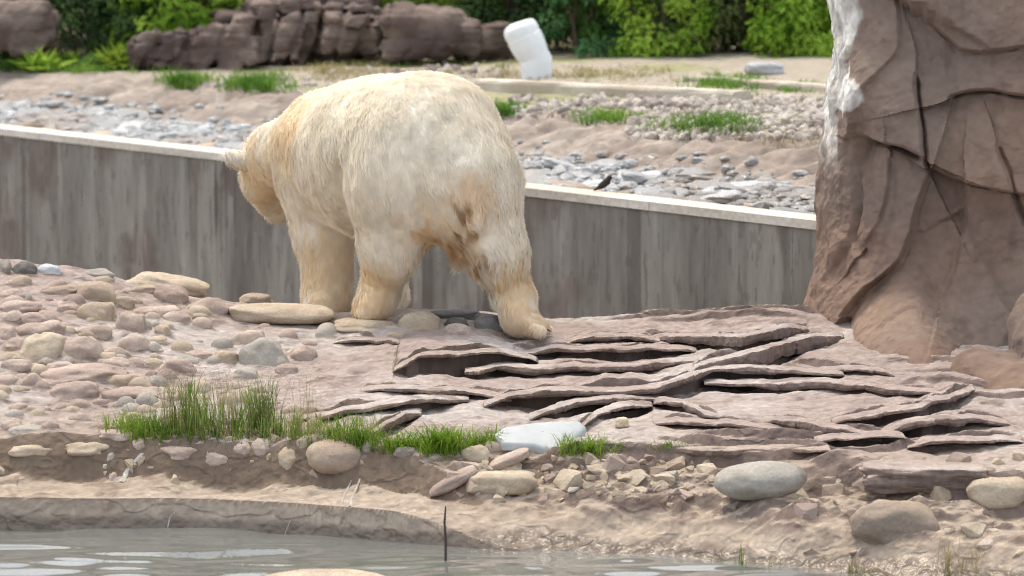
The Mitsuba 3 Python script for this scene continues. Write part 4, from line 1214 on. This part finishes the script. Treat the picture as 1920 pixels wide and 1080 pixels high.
def shrub(px0, d, w, hgt, mat, lf, n, seed, label, name='shrub', clumps=60, tall=1.0, z0=None, limbs=6, shell=0.62):
    r = np.random.default_rng(seed)
    x0 = W(px0, 100, d)[0]
    base = np.array([x0, d, 0.62 if z0 is None else z0])
    key = thing(name, label, 'shrub' if name == 'shrub' else 'plant')
    # clump centres through a dome that reaches the ground, uneven
    th, zz = r.uniform(0, 2 * np.pi, clumps), r.uniform(0.03, 1, clumps) ** 0.8
    prof = np.sqrt(np.clip(1 - (zz * 0.98) ** 2.4, 0.05, 1))
    rad = (shell + (1 - shell) * r.random(clumps)) * prof * (0.75 + 0.5 * r.random(clumps))
    C = np.stack([rad * np.cos(th) * w / 2, rad * np.sin(th) * w / 2, zz * hgt], 1)
    cr = (0.10 + 0.10 * r.random(clumps)) * (0.55 + 0.45 * w)
    k = r.integers(0, clumps, n)
    off = r.normal(size=(n, 3))
    off /= np.linalg.norm(off, axis=1, keepdims=True)
    q = C[k] + off * (cr[k] * r.random(n) ** 0.45)[:, None] * [1, 1, 0.8]
    q[:, 2] = np.abs(q[:, 2]) + 0.01
    out = q - [0, 0, hgt * 0.3]
    out /= np.linalg.norm(out, axis=1, keepdims=True) + 1e-9
    nrm = out * 0.5 + off * 0.5 + [0, 0, 0.5] + 0.4 * r.normal(size=(n, 3))
    nrm /= np.linalg.norm(nrm, axis=1, keepdims=True)
    dirs = off + out * 0.5 + 0.5 * r.normal(size=(n, 3)) + [0, 0, -0.15]
    dirs -= nrm * (dirs * nrm).sum(1, keepdims=True)
    dirs /= np.linalg.norm(dirs, axis=1, keepdims=True) + 1e-9
    ln = lf * r.uniform(0.6, 1.3, n)
    v, f = leaves(base + q, dirs, nrm, ln, ln * r.uniform(0.2, 0.3, n), r)
    add(key + '__crown', (v, f), mat)
    for _ in range(limbs):
        c = C[r.integers(0, clumps)]
        p0 = np.array([r.normal(0, 0.05), r.normal(0, 0.05), -0.15])
        mid = p0 * 0.4 + c * 0.5 + [0, 0, 0.12 * hgt]
        add(key + '__limb', tube([base + p0, base + (p0 + mid) / 2 + r.normal(0, .02, 3), base + mid, base + c], [0.022 * w ** .5, 0.017, 0.012, 0.004], 6), 'mat_bark', smooth=True)
    return key


shrub(165, 34.3, 1.5, 1.5, 'leaf_dark', 0.060, 11000, 1, 'dark bush in the gap between the corner boulder and the layered outcrop', clumps=90)
shrub(60, 35.6, 1.6, 1.7, 'leaf_dark', 0.065, 8000, 2, 'dark bush standing behind the boulder in the top left corner')
shrub(250, 34.1, 0.7, 0.85, 'leaf_blue', 0.055, 3500, 3, 'low bluish green bush at the left end of the layered outcrop')
shrub(345, 34.0, 1.15, 1.25, 'leaf_bright', 0.085, 5500, 4, 'bright green leafy shrub spilling over the left of the outcrop')
shrub(450, 34.6, 1.1, 1.5, 'leaf_lime', 0.085, 5000, 5, 'yellow green leafy shrub above the middle of the layered outcrop')
shrub(600, 35.4, 1.7, 1.6, 'leaf_mid', 0.07, 7000, 6, 'green shrub showing just over the top of the layered outcrop')
shrub(830, 33.9, 0.9, 1.05, 'leaf_lime', 0.075, 4200, 7, 'bright yellow green shrub right behind the rounded boulder')
shrub(955, 33.6, 1.0, 1.4, 'leaf_dark', 0.060, 9000, 8, 'very dark bush behind the bent white plastic drum')
shrub(1095, 33.0, 0.85, 1.35, 'leaf_blue', 0.075, 8000, 9, 'bluish green shrub just right of the bent white plastic drum')
shrub(1150, 33.3, 0.9, 1.45, 'leaf_mid', 0.070, 8500, 10, 'mid green shrub second to the right from the white drum')
shrub(1240, 32.6, 0.85, 1.5, 'leaf_bright', 0.060, 6500, 11, 'loose light green shrub in the middle of the row right of the drum')
shrub(1330, 32.9, 0.9, 1.5, 'leaf_olive', 0.055, 9500, 12, 'dark olive shrub above the pale stone under the bushes')
shrub(1425, 32.7, 0.8, 1.4, 'leaf_dark', 0.055, 8500, 13, 'dark shrub second from the rock tower in the row of bushes')
shrub(1495, 32.2, 0.75, 1.3, 'leaf_bright', 0.065, 6500, 14, 'bright green shrub close beside the left edge of the rock tower')
shrub(1570, 32.6, 0.9, 1.6, 'leaf_lime', 0.07, 5000, 15, 'yellow green shrub half hidden by the rock tower')
for i, (x, d, w, hh, m) in enumerate([(-60, 37, 2.2, 1.75, 'leaf_mid'), (230, 37.2, 2.2, 1.75, 'leaf_dark'), (520, 37.4, 2.2, 1.75, 'leaf_dark'), (780, 36.6, 2.2, 1.75, 'leaf_dark'), (1010, 36.2, 2.1, 1.75, 'leaf_dark'), (1220, 36.2, 2.2, 1.75, 'leaf_dark'), (1430, 36.4, 2.2, 1.75, 'leaf_dark'), (1640, 36.2, 2.2, 1.75, 'leaf_olive')]):
    k = shrub(x, d, w, hh, m, 0.075, 9000, 40 + i, 'dark green bush in the back row of the planting', clumps=110)
    labels[k]['label'] = 'dark back row bush ' + ['at the far left behind the corner boulder', 'behind the left part of the layered outcrop', 'behind the middle of the layered outcrop', 'behind the rounded boulder', 'behind the white drum', 'behind the shrubs right of the drum', 'behind the dark shrubs near the rock tower', 'hidden behind the rock tower'][i]
    labels[k]['group'] = 'bushes of the back row'

# low leafy plants in front of the corner bushes
for i, (x, y, w, m) in enumerate([(20, 132, 70, 'leaf_mid'), (75, 133, 70, 'leaf_bright'), (125, 131, 64, 'leaf_bright'), (170, 133, 60, 'leaf_mid'), (225, 130, 76, 'leaf_lime'), (275, 130, 80, 'leaf_lime')]):
    r = np.random.default_rng(200 + i)
    p = hit_t(x, y)
    n = 60
    a = r.uniform(0, 2 * np.pi, n)
    el = r.uniform(0.25, 1.25, n)
    L = w * p[1] / FPX * r.uniform(0.45, 0.8, n)
    dirs = np.stack([np.cos(a) * np.cos(el), np.sin(a) * np.cos(el), np.sin(el)], 1)
    nr = np.stack([-np.cos(a) * np.sin(el), -np.sin(a) * np.sin(el), np.cos(el)], 1)
    B0 = p + np.stack([r.normal(0, .05, n), r.normal(0, .05, n), np.zeros(n)], 1)
    key = thing('leafy_plant', ['low green plant at the very left below the corner boulder', 'bright leafy plant under the right end of the corner boulder', 'bright leafy plant in front of the dark corner bush, left of two',
                               'darker green plant between two bright leafy plants', 'big yellow green leafy plant left of the layered outcrop', 'yellow green leafy plant touching the left end of the outcrop'][i], 'plant')
    add(key + '__foliage', leaves(B0, dirs, nr, L, L * 0.24, r), m)
    add(key + '__stem', tube([p - [0, 0, 0.03], p + [0, 0, 0.04], p + [0.005, 0, 0.09]], [0.012, 0.010, 0.004]), 'leaf_mid')


def blades(P, hgt, wd, lean, r, curl=0.5, bend_dir=None):
    """Grass blades of three joints at the points P."""
    n = len(P)
    a = r.uniform(0, 2 * np.pi, n)
    out = np.stack([np.cos(a), np.sin(a), np.zeros(n)], 1)
    if bend_dir is not None:
        out = out + bend_dir
    side = np.stack([-np.sin(a + r.normal(0, .6, n)), np.cos(a), np.zeros(n)], 1)
    h = hgt[:, None]
    l = (lean * (0.4 + r.random(n)))[:, None]
    m1 = P + np.array([0, 0, 0.5]) * h + out * h * l * 0.3
    m2 = P + np.array([0, 0, 0.85]) * h + out * h * l * 0.75
    tip = P + np.array([0, 0, 1.0]) * h * (1 - curl * 0.25 * l) + out * h * l * 1.25
    w = wd[:, None]
    V = np.stack([P - side * w, P + side * w, m1 - side * w * .9, m1 + side * w * .9, m2 - side * w * .55, m2 + side * w * .55, tip], 1)
    f = np.array([[0, 1, 3], [0, 3, 2], [2, 3, 5], [2, 5, 4], [4, 5, 6]])
    return V.reshape(-1, 3), (np.arange(n)[:, None, None] * 7 + f[None]).reshape(-1, 3)


def grass_px(key, spots, mat, r, wd=0.0016, lean=0.5, lift=None, hitf=None, label=None, cat=None, kind='stuff'):
    """spots: (x, y, spread x px, spread y px, height px, count)."""
    ms = []
    for x, y, sx, sy, hp, n in spots:
        c = [(hitf or hit)(x + np.clip(r.normal(), -2, 2) * sx, y + np.clip(r.normal(), -2, 2) * sy) for _ in range(max(n // 6, 4))]
        c = np.array(c)
        P = c[r.integers(0, len(c), n)] + np.stack([r.normal(0, .012, n), r.normal(0, .012, n), np.full(n, -0.01)], 1)
        hm = hp * P[:, 1] / FPX
        ms.append(blades(P, hm * r.uniform(0.45, 1.1, n), wd * r.uniform(0.7, 1.5, n), lean, r))
    return add(key, join(ms), mat, label=label, cat=cat, kind=kind)


rgr = np.random.default_rng(77)
k = thing('grass_clump', 'low bright green grass clump at the left end of the grass on the bank', 'grass')
grass_px(k + '__blades', [(262, 815, 30, 7, 52, 360), (320, 820, 28, 7, 46, 220)], 'grass_green', rgr)
k = thing('grass_clump', 'tall dark green grass clump, the tallest on the bank', 'grass')
grass_px(k + '__blades', [(372, 815, 20, 6, 118, 190), (425, 817, 34, 6, 70, 150), (478, 812, 18, 5, 112, 170), (530, 822, 24, 5, 62, 180)], 'grass_dark', rgr, lean=0.32)
grass_px(k + '__dry_stalks', [(335, 812, 30, 5, 128, 110), (430, 815, 44, 6, 135, 130), (520, 815, 34, 6, 120, 110)], 'grass_dry', rgr, wd=0.0010, lean=0.22)
k = thing('grass_clump', 'medium green grass clump right of the tallest clump', 'grass')
grass_px(k + '__blades', [(590, 826, 30, 8, 44, 150), (660, 832, 24, 8, 62, 240), (690, 838, 18, 6, 46, 110)], 'grass_green', rgr, lean=0.45)
k = thing('grass_clump', 'bright yellow green spreading grass clump left of the white slab', 'grass')
grass_px(k + '__blades', [(745, 842, 26, 5, 40, 220), (825, 845, 26, 6, 54, 420), (890, 836, 26, 5, 38, 180)], 'grass_lime', rgr, lean=0.8, wd=0.0022)
grass_px('straw', [(300, 812, 70, 12, 40, 120), (600, 822, 60, 12, 50, 120), (800, 842, 80, 10, 36, 120), (480, 826, 90, 10, 36, 140), (1150, 846, 60, 8, 22, 70)], 'grass_dry', rgr, wd=0.0012, lean=0.9, kind='stuff', label='dry straw scattered among the green grass on the bank', cat='dry grass')
k = thing('grass_clump', 'small yellowish grass tuft at the right corner of the white slab', 'grass')
grass_px(k + '__blades', [(1088, 850, 18, 4, 44, 220), (1140, 842, 26, 3, 22, 120), (1250, 838, 14, 2, 18, 60)], 'grass_lime', rgr, lean=0.8)
k = thing('reed_tuft', 'thin green reeds standing in the water at the bottom right', 'reeds')
grass_px(k + '__blades', [(1398, 1082, 8, 2, 72, 10), (1440, 1084, 10, 2, 50, 8), (1340, 1074, 14, 2, 40, 10)], 'grass_green', rgr, wd=0.0022, lean=0.15)
k = thing('reed_tuft', 'dry pale reeds at the bottom right corner below the stained boulder', 'reeds')
grass_px(k + '__blades', [(1800, 1078, 30, 4, 80, 40), (1600, 1078, 40, 4, 40, 30)], 'grass_dry', rgr, wd=0.0018, lean=0.3)

# far grass: one mass of short turf and tufts on the terrace
ms = []
rf = np.random.default_rng(88)
for (x0, x1, y0, y1, hp, n, m) in [(300, 390, 150, 165, 28, 700, 'g'), (430, 545, 155, 172, 34, 700, 'g'), (545, 720, 118, 150, 18, 900, 'd'), (300, 560, 118, 135, 10, 500, 'd'), (0, 310, 126, 138, 22, 900, 'g'), (560, 900, 112, 130, 14, 500, 'g'),
                                   (920, 970, 205, 220, 28, 420, 'g'), (1090, 1190, 218, 232, 24, 600, 'g'), (1270, 1410, 232, 252, 34, 900, 'g'), (1190, 1280, 226, 240, 16, 300, 'g'), (1290, 1420, 150, 168, 22, 800, 'g'), (1420, 1560, 160, 176, 16, 500, 'g'),
                                   (880, 1300, 132, 150, 14, 1600, 'd'), (960, 1560, 172, 182, 10, 500, 'd'), (1400, 1560, 255, 272, 16, 260, 'd'), (560, 960, 108, 128, 14, 700, 'd')]:
    c = np.array([hit_t((x0 + x1) / 2 + np.clip(rf.normal(), -2, 2) * (x1 - x0) * 0.3, (y0 + y1) / 2 + np.clip(rf.normal(), -2, 2) * (y1 - y0) * 0.35) for _ in range(n // 12)])
    P = c[rf.integers(0, len(c), n)] + np.stack([rf.normal(0, .035, n), rf.normal(0, .035, n), np.full(n, -0.012)], 1)
    hm = hp * P[:, 1] / FPX
    ms.append((m, blades(P, hm * rf.uniform(0.4, 1.1, n), 0.0030 * rf.uniform(0.7, 1.5, n), 0.7, rf)))
add('grass', join([b for m, b in ms if m == 'g']), 'grass_far', kind='stuff', label='green grass tufts on the terrace beyond the wall', cat='grass')
add('dry_grass', join([b for m, b in ms if m == 'd']), 'grass_dry', kind='stuff', label='short straw coloured grass on the terrace beyond the wall', cat='grass')

# dark upright stick in the shallow water, splash where the runnel meets the pond
q = EYE + ray(835, 1062) * ((-0.62 - CAM_H) / ray(835, 1062)[2])
k = thing('stick', 'thin dark upright stick in the shallow water below the bank', 'stick')
add(k + '__stem', tube([q - [0, 0, 0.05], q + [0.002, 0, 0.10], q + [-0.003, 0, 0.18], q + [0.002, 0, 0.245]], [0.006, 0.0055, 0.005, 0.003]), 'mat_stick', smooth=True)
